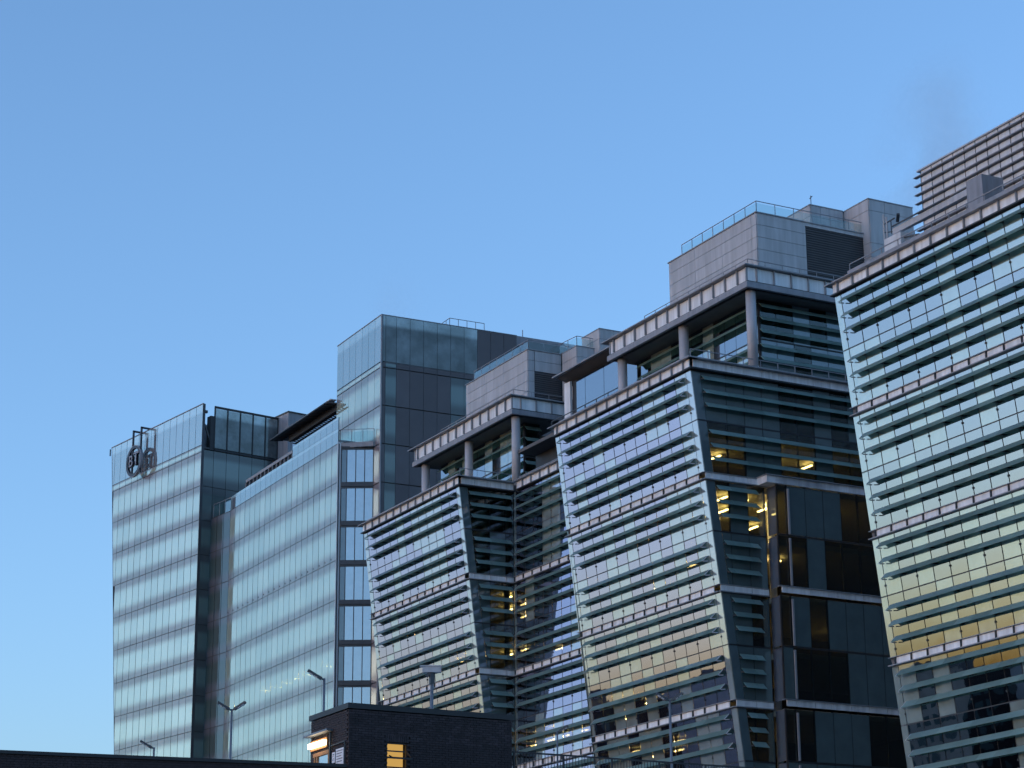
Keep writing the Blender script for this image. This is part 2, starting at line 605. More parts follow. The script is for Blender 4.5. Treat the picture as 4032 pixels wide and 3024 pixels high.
def street_front(fr, sL, sR, joints, nmod, t0=T0, lean=LEAN, blade_span=None, louvre_objs=True, skip_mod=(), clear_p=0.55, pane_objs=True, gl=('glass_clear', 'glass_blind')):
    """Glass front along s. Modules of two storeys: panes, six rows of sloping glass louvres, white band."""
    r = fr.r
    frame, brk, ledge, dots, ends = MB(), MB(), MB(), MB(), MB()
    th = math.atan(lean)
    js = list(joints)
    ncol = len(js) - 1
    for m in range(nmod):
        zt = Z0 - MODH * m
        for za, zb in ((zt - 3.60, zt - 0.03), (zt - 7.42, zt - 3.68)):
            zc, h = (za + zb) / 2, (zb - za) / math.cos(th)
            tc = tl(zc, lean, t0)
            for i in range(ncol):
                mat = gl[0] if random.random() < clear_p else gl[1]
                fr.put('pane', (js[i] + js[i + 1]) / 2, tc, zc, js[i + 1] - js[i] - 0.085, 0.03, h, mat, (th + jit(), 0, jit()), pane_objs)
            for a, b in ((sL, js[0]), (js[-1], sR)):
                if b - a > 0.1:
                    fr.put('edge_panel', (a + b) / 2, tc, zc, b - a - 0.04, 0.05, h, gl[1], (th, 0, 0), pane_objs)
            for s in js:
                frame.slant(s - 0.05, s + 0.05, tl(za - .1, lean, t0) + 0.035, tl(zb + .1, lean, t0) + 0.035, za - .1, zb + .1, 0.12)
        zz = zt - 3.64
        frame.slant(sL, sR, tl(zz - .07, lean, t0) + 0.03, tl(zz + .07, lean, t0) + 0.03, zz - 0.07, zz + 0.07, 0.1)
        for off in TIPS:
            ztip = zt - off
            zi = ztip + B_DROP
            ti = tl(zi, lean, t0) - 0.07
            b0, b1 = blade_span or (js[0] + 0.3, js[-1] - 0.3)
            edges = [b0] + [x for x in js if b0 + 0.2 < x < b1 - 0.2] + [b1]
            for a, b in zip(edges, edges[1:]):
                fr.put('louvre', (a + b) / 2, ti - B_OUT / 2, zi - B_DROP / 2, b - a - 0.035, B_LEN, 0.03, 'blade', (B_ANG + jit(.006), 0, 0), louvre_objs)
            for x, sg in ((b0, -1), (b1, 1)):
                ends.hexa([(x, ti - .02, zi - .05), (x + sg * .03, ti - .02, zi - .05), (x + sg * .03, ti - B_OUT, zi - B_DROP - .04), (x, ti - B_OUT, zi - B_DROP - .04),
                           (x, ti - .02, zi + .02), (x + sg * .03, ti - .02, zi + .02), (x + sg * .03, ti - B_OUT, zi - B_DROP + .03), (x, ti - B_OUT, zi - B_DROP + .03)])
                ends.bar((x, ti + .02, zi - .38), (x, ti - .34, zi - .42), .05, .06)
            for x in js:
                if b0 <= x <= b1:
                    brk.bar((x, ti + 0.1, zi - 0.25), (x, ti - 0.30, zi - 0.32), 0.05, 0.09)
                    brk.bar((x, ti - 0.10, zi - 0.28), (x + 0.30, ti - 0.32, zi - 0.34), 0.04)
                    brk.bar((x, ti - 0.10, zi - 0.28), (x - 0.30, ti - 0.32, zi - 0.34), 0.04)
        # white band between the modules
        zb0, zb1 = zt - MODH + 0.06, zt - 7.46
        tb = tl(zb0, lean, t0) - 0.10
        for i in range(ncol):
            fr.put('band_panel', (js[i] + js[i + 1]) / 2, tb, (zb0 + zb1) / 2, js[i + 1] - js[i] - 0.06, 0.06, zb1 - zb0 - 0.03, 'white_panel', (0, 0, 0), pane_objs)
            brk.box(js[i] - 0.02, js[i] + 0.02, tb - 0.16, tb + 0.06, zb0, zb1)
        ledge.box(sL - 0.02, sR + 0.02, tb - 0.16, tb + 0.3, zb1, zb1 + 0.04)
        ledge.box(sL - 0.02, sR + 0.02, tb - 0.20, tb + 0.3, zb0 - 0.06, zb0)
        for i, s in enumerate(js):
            if i % 2 == 0:
                for zz in (zt - 3.0, zt - 6.95):
                    tt = tl(zz, lean, t0)
                    dots.box(s - 0.05, s + 0.05, tt - 0.08, tt, zz - 0.06, zz + 0.06)
    frame.build('window_frame', r, 'mullion')
    brk.build('louvre_bracket', r, 'dark_metal', kind='stuff')
    ledge.build('ledge', r, 'grey_metal')
    dots.build('glass_fixing', r, 'dark_metal', kind='stuff')
    ends.build('louvre_end_plate', r, 'sign_rim', kind='stuff')


def parapet_front(fr, sL, sR, joints, t0=T0, ext=(0.5, 0.5)):
    r = fr.r
    js = [sL] + [j for j in joints if sL + 0.2 < j < sR - 0.2] + [sR]
    for a, b in zip(js, js[1:]):
        fr.put('parapet_panel', (a + b) / 2, t0 - 0.10, 48.80, b - a - 0.03, 0.08, 0.64, 'white_panel')
    for s in js[1:-1]:
        fr.put('parapet_rib', s, t0 - 0.20, 48.80, 0.07, 0.20, 0.64, 'grey_metal')
    MB().box(sL - ext[0] * .3, sR + ext[1] * .3, t0 - 0.30, t0 + 0.3, 48.37, 48.46).build('drip_ledge', r, 'black')
    MB().box(sL - ext[0], sR + ext[1], t0 - 0.48, t0 + 0.4, 49.13, 49.20).build('coping', r, 'grey_metal')
    return js


def rail_run(mb_post, mb_rail, a, b, h, n, w=0.05):
    a, b = Vector(a), Vector(b)
    for i in range(n + 1):
        p = a.lerp(b, i / n)
        mb_post.bar(p, p + Vector((0, 0, h)), w)
    mb_rail.bar(a + Vector((0, 0, h)), b + Vector((0, 0, h)), w * 1.1)


# ------------------------------------------------------------------ near office (right edge of the picture)
def near_office():
    r = Root('office_building', FT, -90, 95, 'nearest leaning office front of pale green reflective glass with long glass louvres', 'office building')
    fr = Front(r)
    sL, sR = -110.6, -72.0
    js = [-109.97 + 1.588 * k for k in range(24)]
    js = [j for j in js if j < sR]
    sR = js[-1] + 0.65
    street_front(fr, sL, sR, js, 5)
    pj = parapet_front(fr, sL, sR, js)
    # floors, core and the rest of the shell
    slab, low = MB(), MB()
    for k in range(12):
        z = Z0 - 3.985 * k
        if z < 1:
            break
        slab.prism([(sL + .3, tl(z) + .35), (sR, tl(z) + .35), (sR, 125), (sL + .3, 125)], z - 0.4, z)
    slab.build('floor_slab', r, 'ceiling')
    MB().box(sL + 6, sR - 2, 98, 122, -ZC, 48.2).build('core_wall', r, 'interior')
    zb = Z0 - MODH * 5
    low.slant(sL, sR, tl(-ZC), tl(zb - .1), -ZC, zb - .1, 0.3)
    low.build('lower_glazing', r, 'glass_teal')
    # far end wall, facing the gap to the next block
    end = MB()
    end.hexa([(sL - .0, tl(-ZC), -ZC), (sL + .25, tl(-ZC), -ZC), (sL + .25, 125, -ZC), (sL, 125, -ZC), (sL, T0 + .06, Z0), (sL + .25, T0 + .06, Z0), (sL + .25, 125, Z0), (sL, 125, Z0)])
    end.build('end_wall', r, 'anthracite')
    MB().box(sR - .2, sR, 92, 125, -ZC, Z0).build('end_wall', r, 'anthracite')
    MB().box(sL, sR, 125, 125.3, -ZC, Z0).build('rear_wall', r, 'anthracite')
    MB().box(sL + .1, sR - .1, T0 + .3, 125, 48.42, 49.1).build('roof', r, 'roofing')
    # upstand and rail behind the coping
    MB().box(sL + .6, sR, 83.75, 84.0, 49.15, 50.05).build('upstand', r, 'grey_fascia')
    po, ra = MB(), MB()
    rail_run(po, ra, (sL + .7, 83.9, 49.9), (sR, 83.9, 49.9), 0.62, 22)
    po.build('rail_post', r, 'grey_metal')
    ra.build('handrail', r, 'grey_metal')
    # plant screen of horizontal blades
    p0, p1, tt = -109.85, -74.0, 90.0
    MB().box(p0 + .1, p1, tt + .12, 124, 49.1, 58.1).build('plant_room', r, 'screen')
    nrow = 14
    for k in range(nrow):
        zt = 57.72 - 0.63 * k
        for i in range(32):
            a = -109.6 + 1.13 * i
            if a + 1.13 > p1:
                break
            fr.put('screen_panel', a + 0.565, tt + 0.03, zt + 0.29, 1.09, 0.06, 0.50, 'screen')
        MB().box(p0 - .28, p1, tt - 0.24, tt + 0.06, zt - 0.02, zt + 0.035).build('screen_blade', r, 'grey_metal')
    MB().box(p0 - .05, p1, tt - 0.12, tt + 0.5, 58.10, 58.2).build('screen_coping', r, 'clad')
    b = MB()
    for i in range(33):
        a = -109.6 + 1.13 * i
        if a < p1:
            b.box(a - .03, a + .03, tt - 0.02, tt + 0.1, 49.2, 58.1)
    b.build('screen_post', r, 'mullion')
    # roof access cradle: track boom, mast and cabin
    ca = MB()
    ca.bar((-109.0, 87, 53.0), (-100.6, 87, 53.05), 0.30, 0.42)
    ca.build('cradle_boom', r, 'clad')
    MB().bar((-108.9, 86.75, 53.3), (-103, 86.75, 53.32), 0.08).build('cradle_rail', r, 'dark_metal')
    MB().box(-100.8, -99.3, 86.3, 88.0, 49.1, 53.4).build('cradle_cabin', r, 'grey_fascia')
    m2 = MB()
    for s, z1 in ((-110.05, 54.6), (-109.75, 54.3)):
        m2.cyl((s, 87.0), 0.07, 49.1, z1, 10)
    m2.build('cradle_mast', r, 'clad')
    m3 = MB()
    m3.bar((-110.0, 87, 53.9), (-108.9, 87, 53.95), 0.07)
    m3.bar((-110.0, 87, 53.3), (-108.8, 87, 53.0), 0.06)
    m3.bar((-109.3, 87, 53.9), (-109.3, 87, 53.0), 0.05)
    m3.bar((-109.0, 87.3, 53.8), (-108.5, 87, 54.1), 0.2, 0.15)
    m3.bar((-109.6, 86.8, 52.5), (-106.5, 87.0, 52.0), 0.09)
    m3.build('cradle_arm', r, 'dark_metal')
    MB().box(-109.6, -107.9, 86.6, 88.2, 49.1, 52.6).build('cradle_hoist', r, 'screen')
    fr.flush()
    return r


near_office()


# ------------------------------------------------------------------ twin-block office in the middle
def end_front(fr, s, t_of, t_end, joints, nmod, blade_to=None, blade_rows=None, lit=0.5, zones=None, t_strip=0.72):
    """Front facing along +s (end of a block). Left edge follows the leaning corner t_of(z)."""
    r = fr.r
    brk, strip, ledge = MB(), MB(), MB()
    for m in range(nmod):
        frame = MB()
        zt = Z0 - MODH * m
        tend = t_end(m)
        for za, zb in ((zt - 3.60, zt - 0.03), (zt - 7.42, zt - 3.68)):
            zc, h = (za + zb) / 2, zb - za
            # slanting corner strip
            a0, a1 = t_of(za), t_of(zb)
            strip.hexa([(s - .03, a0 + .02, za), (s + .03, a0 + .02, za), (s + .03, a0 + t_strip, za), (s - .03, a0 + t_strip, za),
                        (s - .03, a1 + .02, zb), (s + .03, a1 + .02, zb), (s + .03, a1 + t_strip, zb), (s - .03, a1 + t_strip, zb)])
            jj = [j for j in joints if j > a0 + t_strip + 0.25 and j <= tend + 0.01]
            # cut pane beside the strip
            first = jj[0] if jj else tend
            mat = 'glass_dark' if random.random() < .6 else 'glass_dark_blind'
            MB().hexa([(s - .015, a0 + t_strip + .04, za), (s + .015, a0 + t_strip + .04, za), (s + .015, first - .03, za), (s - .015, first - .03, za),
                       (s - .015, a1 + t_strip + .04, zb), (s + .015, a1 + t_strip + .04, zb), (s + .015, first - .03, zb), (s - .015, first - .03, zb)]).build('cut_pane', r, mat)
            if jj and tend - jj[-1] > 0.2:
                jj = jj + [tend]
            for a, b in zip(jj, jj[1:]):
                mat = 'glass_dark' if random.random() < lit else 'glass_dark_blind'
                fr.put('end_pane', s, (a + b) / 2, zc, 0.03, b - a - 0.055, h, mat, (jit(), jit(), 0))
            for j in jj:
                frame.box(s - .15, s - .03, j - .045, j + .045, za - .1, zb + .1)
        zz = zt - 3.64
        frame.box(s - .12, s + .03, t_of(zz) + .1, tend, zz - .06, zz + .06)
        for off in TIPS:
            ztip = zt - off
            zi = ztip + B_DROP
            b0 = t_of(zi) + t_strip + 0.05
            b1 = blade_to(m)
            edges = [b0] + [x for x in joints if b0 + .25 < x < b1 - .1] + [b1]
            for a, b in zip(edges, edges[1:]):
                fr.put('end_louvre', s + 0.07 + B_OUT / 2, (a + b) / 2, zi - B_DROP / 2, B_LEN, b - a - 0.035, 0.03, 'blade', (0, B_ANG, 0))
            for x in edges:
                brk.bar((s - .05, x, zi - .25), (s + .36, x, zi - .32), 0.05, 0.09)
        zb0, zb1 = zt - MODH + 0.06, zt - 7.46
        be = MB()
        tb = [j for j in joints if j > t_of(zb0) + .3 and j < tend] 
        tb = [t_of(zb0) - .1] + tb + [tend]
        for a, b in zip(tb, tb[1:]):
            fr.put('end_band_panel', s + 0.10, (a + b) / 2, (zb0 + zb1) / 2, 0.06, b - a - 0.04, zb1 - zb0 - .03, 'white_panel')
        MB().box(s - .1, s + 0.20, t_of(zb0) - .2, tend, zb1, zb1 + .04).build('end_ledge', r, 'grey_metal')
        MB().box(s - .1, s + 0.24, t_of(zb0) - .2, tend, zb0 - .06, zb0).build('end_ledge', r, 'grey_metal')
        frame.build('end_window_frame', r, 'black')
    strip.build('corner_strip', r, 'glass_teal')
    brk.build('end_louvre_bracket', r, 'dark_metal', kind='stuff')


def cladding(fr, root, axis, fixed, a0, a1, z0, z1, cols, rows, mat='clad', name='cladding_panel'):
    """panels on a wall; axis 's' -> wall at t=fixed running along s, axis 't' -> wall at s=fixed"""
    for i, (a, b) in enumerate(zip(cols, cols[1:])):
        for c, d in zip(rows, rows[1:]):
            if axis == 's':
                fr.put(name, (a + b) / 2, fixed, (c + d) / 2, abs(b - a) - .03, .06, abs(d - c) - .03, mat)
            else:
                fr.put(name, fixed, (a + b) / 2, (c + d) / 2, .06, abs(b - a) - .03, abs(d - c) - .03, mat)


def crown(fr, sL, sR, cols_s, tR_end, box_s, box_t, box_sL, louvre_t, box_tend, tag_x=0.0):
    """set-back top storey: columns, glazing with louvres, deep fascia, clad plant room with glass rail"""
    r = fr.r
    TF = 88.3
    # soffit and roof slab
    MB().box(sL + .05, sR - .05, TF + .05, tR_end, 55.42, 55.6).build('soffit', r, 'soffit')
    MB().box(sL + .3, sR - .3, TF + .3, tR_end, 55.6, 57.05).build('top_slab', r, 'roofing')
    n = max(1, round((sR - sL - .65) / 1.54))
    js = [sL] + [sL + .75 + (sR - sL - 1.9) / (n - 1) * k for k in range(n)] + [sR]
    for a, b in zip(js, js[1:]):
        fr.put('fascia_panel', (a + b) / 2, TF, 56.5, b - a - .04, .08, 1.02, 'white_panel')
    for j in js[1:-1]:
        fr.put('fascia_rib', j, TF - .10, 56.495, .10, .24, 1.05, 'grey_metal')
    for j in (sL + .05, sR - .05):
        fr.put('fascia_rib', j, TF - .035, 56.495, .14, .17, 1.05, 'grey_metal')
    tj = [TF + .75 + 1.54 * k for k in range(30) if TF + .75 + 1.54 * k < tR_end]
    tj = [TF] + tj
    for a, b in zip(tj, tj[1:]):
        fr.put('fascia_end_panel', sR, (a + b) / 2, 56.5, .08, b - a - .04, 1.02, 'white_panel')
    for j in tj[1:]:
        fr.put('fascia_end_rib', sR + .11, j, 56.495, .18, .08, 1.05, 'grey_metal')
    MB().box(sL - .05, sR + .12, TF - .12, tR_end, 55.87, 55.95).build('shadow_gap', r, 'black')
    MB().box(sL - .2, sR + .22, TF - .22, TF + .3, 55.42, 55.86).box(sR - .3, sR + .22, TF + .3, tR_end, 55.42, 55.86).build('edge_beam', r, 'grey_fascia')
    MB().box(sL - .8, sR + .40, TF - .45, tR_end + .3, 57.06, 57.15).build('roof_edge', r, 'grey_metal')
    # columns
    for cs in cols_s:
        MB().cyl((cs, TF + .62), .38, 49.1, 55.45, 24).build('column', r, 'column', smooth=True)
    # glazing behind the columns
    g0, g1, tg = sL + 1.3, sR - 1.75, 90.35
    k = round((g1 - g0) / 1.54)
    gj = [g0 + (g1 - g0) * i / k for i in range(k + 1)]
    fm = MB()
    for a, b in zip(gj, gj[1:]):
        for za, zb in ((49.2, 52.25), (52.35, 55.4)):
            fr.put('crown_pane', (a + b) / 2, tg, (za + zb) / 2, b - a - .05, .03, zb - za - .03, random.choice(['glass_clear', 'glass_blind', 'glass_clear']), (jit(), 0, jit()))
    for a in gj:
        fm.box(a - .04, a + .04, tg + .02, tg + .14, 49.2, 55.4)
    fm.box(g0, g1, tg - .03, tg + .1, 52.25, 52.35)
    for off in (.75, 1.75, 3.9, 4.9, 5.75):
        ztip = 55.42 - off
        zi = ztip + B_DROP
        for a, b in zip(gj, gj[1:]):
            fr.put('crown_louvre', (a + b) / 2, tg - .07 - B_OUT / 2, zi - B_DROP / 2, b - a - .03, B_LEN, .03, 'blade', (B_ANG, 0, 0))
    gt = [tg + 1.54 * i for i in range(20) if tg + 1.54 * i < tR_end - .5]
    for a, b in zip(gt, gt[1:]):
        for za, zb in ((49.2, 52.25), (52.35, 55.4)):
            fr.put('crown_end_pane', g1, (a + b) / 2, (za + zb) / 2, .03, b - a - .05, zb - za - .03, 'glass_dark' if random.random() < .5 else 'glass_teal', (jit(), jit(), 0))
        for off in (.75, 1.75, 2.75, 3.9, 4.9, 5.75):
            zi = 55.42 - off + B_DROP
            fr.put('crown_end_louvre', g1 + .07 + B_OUT / 2, (a + b) / 2, zi - B_DROP / 2, B_LEN, b - a - .03, .03, 'blade', (0, B_ANG, 0))
    for a in gt:
        fm.box(g1 - .14, g1 - .02, a - .04, a + .04, 49.2, 55.4)
    fm.box(g1 - .1, g1 + .04, tg, gt[-1], 52.25, 52.35)
    fm.build('crown_frame', r, 'black')
    MB().box(g0 + 2.5, g1 - 3, tg + 4, tR_end - 1, 49.1, 55.4).build('crown_core', r, 'interior')
    # roof terrace rail above the fascia
    po, ra = MB(), MB()
    rail_run(po, ra, (sL + 5, TF + .2, 57.15), (sR - .2, TF + .2, 57.15), .62, 9, .04)
    rail_run(po, ra, (sR - .2, TF + .2, 57.15), (sR - .2, tR_end, 57.15), .62, max(3, int((tR_end - TF) / 1.54)), .04)
    po.build('terrace_rail_post', r, 'grey_metal')
    ra.build('terrace_rail', r, 'grey_metal')
    # clad plant room
    zt = 61.88
    MB().box(box_sL + .05, box_s - .05, box_t + .05, box_tend, 57.0, zt - .06).build('plant_room', r, 'mullion')
    w = (box_s - box_sL)
    cols = [box_sL, box_sL + w * .035, box_sL + w * .31, box_sL + w * .62, box_sL + w * .945, box_s]
    rows = [57.1, 58.0, 59.0, 59.97, 60.95, zt]
    cladding(fr, r, 's', box_t, box_sL, box_s, 57.1, zt, cols, rows)
    cladding(fr, r, 't', box_s, box_t, louvre_t, 57.1, zt, [box_t + .03, louvre_t], rows)
    return zt


def plant_louvre(r, s, t0, t1, z0, z1):
    MB().box(s - .1, s - .06, t0, t1, z0, z1).build('louvre_backing', r, 'black')
    mb = MB()
    z = z0
    while z < z1 - .05:
        mb.hexa([(s - .06, t0, z + .09), (s + .02, t0, z), (s + .02, t1, z), (s - .06, t1, z + .09), (s - .06, t0, z + .12), (s + .02, t0, z + .03), (s + .02, t1, z + .03), (s - .06, t1, z + .12)])
        z += .19
    mb.build('plant_louvre_slat', r, 'slat_dark', kind='stuff')


def glass_rail(r, pts, z, h=.95, n_per=1.6, mat='glass_roof'):
    gl, po, ra = MB(), MB(), MB()
    for (s0, t0), (s1, t1) in zip(pts, pts[1:]):
        l = math.hypot(s1 - s0, t1 - t0)
        n = max(1, round(l / n_per))
        rail_run(po, ra, (s0, t0, z), (s1, t1, z), h, n, .045)
        for i in range(n):
            a, b = i / n, (i + 1) / n
            p, q = Vector((s0, t0, 0)).lerp(Vector((s1, t1, 0)), a + .03 / l), Vector((s0, t0, 0)).lerp(Vector((s1, t1, 0)), b - .03 / l)
            gl.bar((p.x, p.y, z + h * .45), (q.x, q.y, z + h * .45), .02, h * .75)
    gl.build('rail_glass', r, mat)
    po.build('rail_post', r, 'grey_metal')
    ra.build('handrail', r, 'grey_metal')


def office_lights(r, pts, along='s', ln=1.25):
    for s, t, z in pts:
        if along == 's':
            part(r, 'ceiling_light', s - ln / 2, s + ln / 2, t - .08, t + .08, z - .34, z - .26, 'office_light')
        else:
            part(r, 'ceiling_light', s - .08, s + .08, t - ln / 2, t + ln / 2, z - .34, z - .26, 'office_light')


def twin_office():
    r = Root('office_building', FT, -150, 96, 'twin-block leaning office with columned top storey and deep dark recess between its glass fronts', 'office building')
    fr = Front(r)
    bL, bR = -147.72, -127.95
    aL, aR = -184.0, -164.5
    TI = 88.35
    jb = [-147.1 + (18.48 / 12) * k for k in range(13)]
    ja = [-183.28 + (18.16 / 12) * k for k in range(13)]
    rose = ('rose_clear', 'rose_blind')
    street_front(fr, bL, bR, jb, 5, gl=rose)
    street_front(fr, aL, aR, ja, 5, louvre_objs=False, gl=rose)
    parapet_front(fr, bL, bR, jb)
    parapet_front(fr, aL, aR, ja)
    # recess front, upright
    ji = [-164.1 + 1.54 * k for k in range(11)]
    fr2 = fr
    street_front(fr2, aR + .05, bL - .05, ji, 5, t0=TI, lean=0.0, blade_span=(-163.6, -148.2), louvre_objs=False, clear_p=.75, gl=rose)
    parapet_front(fr2, aR + .75, bL - .3, ji, t0=TI, ext=(0, 0))
    # end of the near block (dark side)
    tjs = [84.5 + 1.525 * k for k in range(18)]
    end_front(fr, bR, lambda z: tl(z), lambda m: 104.0 if m == 0 else 89.0, tjs, 5, blade_to=lambda m: 99.7 if m == 0 else 88.25, lit=.58)
    end_front(fr, aR, lambda z: tl(z), lambda m: TI - .05, [84.5, 86.0, 87.5], 5, blade_to=lambda m: 88.0, lit=.8)
    # end parapets
    for s, tend in ((bR, 104.0), (aR, TI - .1)):
        js = [T0 + .1] + [x for x in tjs if x < tend - .3] + [tend]
        for a, b in zip(js, js[1:]):
            fr.put('end_parapet_panel', s + .10, (a + b) / 2, 48.80, .08, b - a - .03, .64, 'white_panel')
        MB().box(s - .2, s + .42, T0 - .3, tend, 48.36, 48.47).build('drip_ledge', r, 'black')
        MB().box(s - .3, s + .52, T0 - .3, tend, 49.13, 49.22).build('coping', r, 'grey_metal')
    # projecting dark bay on the end of the near block, below the first band
    sb = -126.7
    bay_t = [89.2, 90.05] + [91.6 + 1.55 * k for k in range(9)]
    fm = MB()
    for m in range(1, 5):
        zt = Z0 - MODH * m
        for za, zb in ((zt - 3.60, zt - 0.06), (zt - 7.42, zt - 3.72)):
            for a, b in zip(bay_t, bay_t[1:]):
                fr.put('bay_pane', sb, (a + b) / 2, (za + zb) / 2, .03, b - a - .06, zb - za - .04, 'glass_dark' if random.random() < .5 else 'glass_dark_blind', (jit(), jit(), 0))
            fr.put('bay_side_pane', (bR + sb) / 2, 89.2, (za + zb) / 2, sb - bR - .1, .03, zb - za - .04, 'side_glass')
        for a in bay_t:
            fm.box(sb - .16, sb - .02, a - .05, a + .05, zt - 7.42, zt - .02)
        fm.box(sb - .14, sb + .03, 89.2, bay_t[-1], zt - 3.72, zt - 3.6)
        for a, b in zip(bay_t, bay_t[1:]):
            fr.put('bay_band_panel', sb + .10, (a + b) / 2, zt - 7.42 - .2, .06, b - a - .04, .46, 'white_panel')
            if m == 1:
                fr.put('bay_band_panel', sb + .10, (a + b) / 2, zt + .28, .06, b - a - .04, .5, 'white_panel')
        MB().box(sb - .1, sb + .25, 89.0, bay_t[-1], zt - 7.42, zt - 7.37).build('bay_ledge', r, 'grey_metal')
        MB().bar((sb + .16, 90.05, zt - 3.6), (sb + .16, 90.05, zt - .3), .13, .13).build('bay_fin', r, 'grey_metal')
        MB().bar((sb + .16, 90.05, zt - 7.3), (sb + .16, 90.05, zt - 3.9), .13, .13).build('bay_fin', r, 'grey_metal')
    z1 = Z0 - MODH
    MB().box(bR - .05, sb + .13, 88.3, bay_t[-1], z1 + .02, z1 + .53).build('bay_band', r, 'white_panel')
    MB().box(bR - .1, sb + .28, 88.2, bay_t[-1], z1 + .53, z1 + .58).build('bay_ledge', r, 'grey_metal')
    fm.build('bay_frame', r, 'black')
    # shell: floors, cores, rear
    slab = MB()
    for k in range(13):
        z = Z0 - 3.985 * k
        if z < 0:
            break
        slab.prism([(aL + .3, tl(z) + .35), (aR - .25, tl(z) + .35), (aR - .25, TI + .3), (bL + .3, TI + .3), (bL + .3, tl(z) + .35), (bR - .25, tl(z) + .35), (bR - .25, 104), (aL + .3, 104)], z - .4, z)
        if 2 <= k:
            slab.box(bR - .25, sb - .25, 89.4, 103.5, z - .4, z)
    slab.build('floor_slab', r, 'ceiling')
    MB().box(-146.8, -138.2, 96.0, 103.5, -ZC, 48).box(-183, -173.5, 96, 103.5, -ZC, 48).box(-165, -152, 97.5, 103.5, -ZC, 48).build('core_wall', r, 'interior')
    MB().box(aL, bR, 104, 104.3, -ZC, Z0).build('rear_wall', r, 'anthracite')
    MB().hexa([(aL, tl(-ZC), -ZC), (aL + .2, tl(-ZC), -ZC), (aL + .2, 104, -ZC), (aL, 104, -ZC), (aL, T0, Z0), (aL + .2, T0, Z0), (aL + .2, 104, Z0), (aL, 104, Z0)]).build('end_wall', r, 'anthracite')
    # hidden return of the near block facing the recess
    MB().hexa([(bL, tl(-ZC), -ZC), (bL + .2, tl(-ZC), -ZC), (bL + .2, TI + .4, -ZC), (bL, TI + .4, -ZC), (bL, T0 + .05, Z0), (bL + .2, T0 + .05, Z0), (bL + .2, TI + .4, Z0), (bL, TI + .4, Z0)]).build('return_wall', r, 'glass_teal')
    zb = Z0 - MODH * 5
    lw = MB()
    for a, b in ((aL, aR), (bL, bR)):
        lw.slant(a, b, tl(-ZC), tl(zb - .1), -ZC, zb - .1, .3)
    lw.box(aR, bL, TI, TI + .3, -ZC, zb - .1)
    lw.hexa([(bR - .3, tl(-ZC) + .3, -ZC), (bR, tl(-ZC) + .3, -ZC), (bR, 104, -ZC), (bR - .3, 104, -ZC), (bR - .3, tl(zb) + .3, zb - .1), (bR, tl(zb) + .3, zb - .1), (bR, 104, zb - .1), (bR - .3, 104, zb - .1)])
    lw.build('lower_glazing', r, 'glass_teal')
    # roof decks
    MB().prism([(aL + .1, T0 + .3), (aR - .1, T0 + .3), (aR - .1, TI + .2), (bL + .1, TI + .2), (bL + .1, T0 + .3), (bR - .1, T0 + .3), (bR - .1, 104), (aL + .1, 104)], 48.42, 49.1).build('roof', r, 'roofing')
    # low rails on the decks
    po, ra = MB(), MB()
    for a, b in ((aL, aR), (bL, bR)):
        rail_run(po, ra, (a + .4, 83.2, 49.2), (b - .4, 83.2, 49.2), .35, 13, .05)
        rail_run(po, ra, (b - .3, 83.3, 49.2), (b - .3, TI - .2 if b == aR else 103, 49.2), .85, 4 if b == aR else 13, .05)
    rail_run(po, ra, (aR + .5, TI + .3, 49.2), (bL, TI + .3, 49.2), .5, 10, .05)
    po.build('deck_rail_post', r, 'grey_metal')
    ra.build('deck_rail', r, 'grey_metal')
    # crowns
    crown(fr, bL, bR, (-128.55, -137.75, -146.95), 104, -128.75, 89.85, -141.0, 94.3, 102)
    plant_louvre(r, -128.75, 94.35, 101.9, 57.1, 61.6)
    MB().box(-128.9, -128.72, 94.3, 102, 61.6, 61.88).build('louvre_head', r, 'clad')
    MB().box(-141.1, -128.65, 89.75, 102, 61.88, 61.96).build('plant_coping', r, 'grey_metal')
    glass_rail(r, [(-139.3, 90.0), (-128.9, 90.0), (-128.9, 101.9)], 61.95)
    crown(fr, aL, aR, (-165.1, -174.1, -183.05), 93.8, -165.35, 90.3, -177.3, 90.95, 94.4)
    cladding(fr, r, 't', -165.35, 90.95, 93.7, 60.0, 61.88, [90.98, 93.7], [60.0, 60.95, 61.88])
    plant_louvre(r, -165.35, 90.98, 93.65, 57.1, 59.95)
    MB().box(-177.4, -165.25, 90.2, 94.4, 61.88, 61.96).build('plant_coping', r, 'grey_metal')
    glass_rail(r, [(-176, 90.45), (-165.5, 90.45), (-165.5, 93.6), (-162.7, 93.8), (-162.7, 96.5)], 61.95)
    # stepped boxes behind the plant rooms
    for (s0, s1, t0, t1, zt) in ((-165.1, -162.5, 93.67, 98.5, 61.88), (-164.7, -161.6, 95.5, 99.5, 63.5), (-136, -131.0, 96.5, 99.6, 64.5), (-134, -127.93, 99.75, 104, 64.5)):
        MB().box(s0 + .04, s1 - .04, t0 + .04, t1, 55.5, zt - .05).build('rooftop_box', r, 'mullion')
        cladding(fr, r, 's', t0, s0, s1, 57, zt, [s0, s1], [57.2, 58.5, 59.8, 60.95, zt - .9, zt] if zt > 62.5 else [57.2, 58.5, 59.8, 60.95, zt])
        cladding(fr, r, 't', s1, t0, t1, 57, zt, [t0 + .03, (t0 + t1) / 2 - .6, t1], [57.2, 58.5, 59.8, 60.95, zt - .9, zt] if zt > 62.5 else [57.2, 58.5, 59.8, 60.95, zt])
        MB().box(s0 - .05, s1 + .06, t0 - .06, t1, zt, zt + .08).build('box_coping', r, 'grey_metal')
    MB().cyl((-132.2, 97.5), .03, 64.5, 65.9, 8).bar((-132.35, 97.5, 65.7), (-132.0, 97.5, 65.8), .05).build('antenna', r, 'dark_metal')
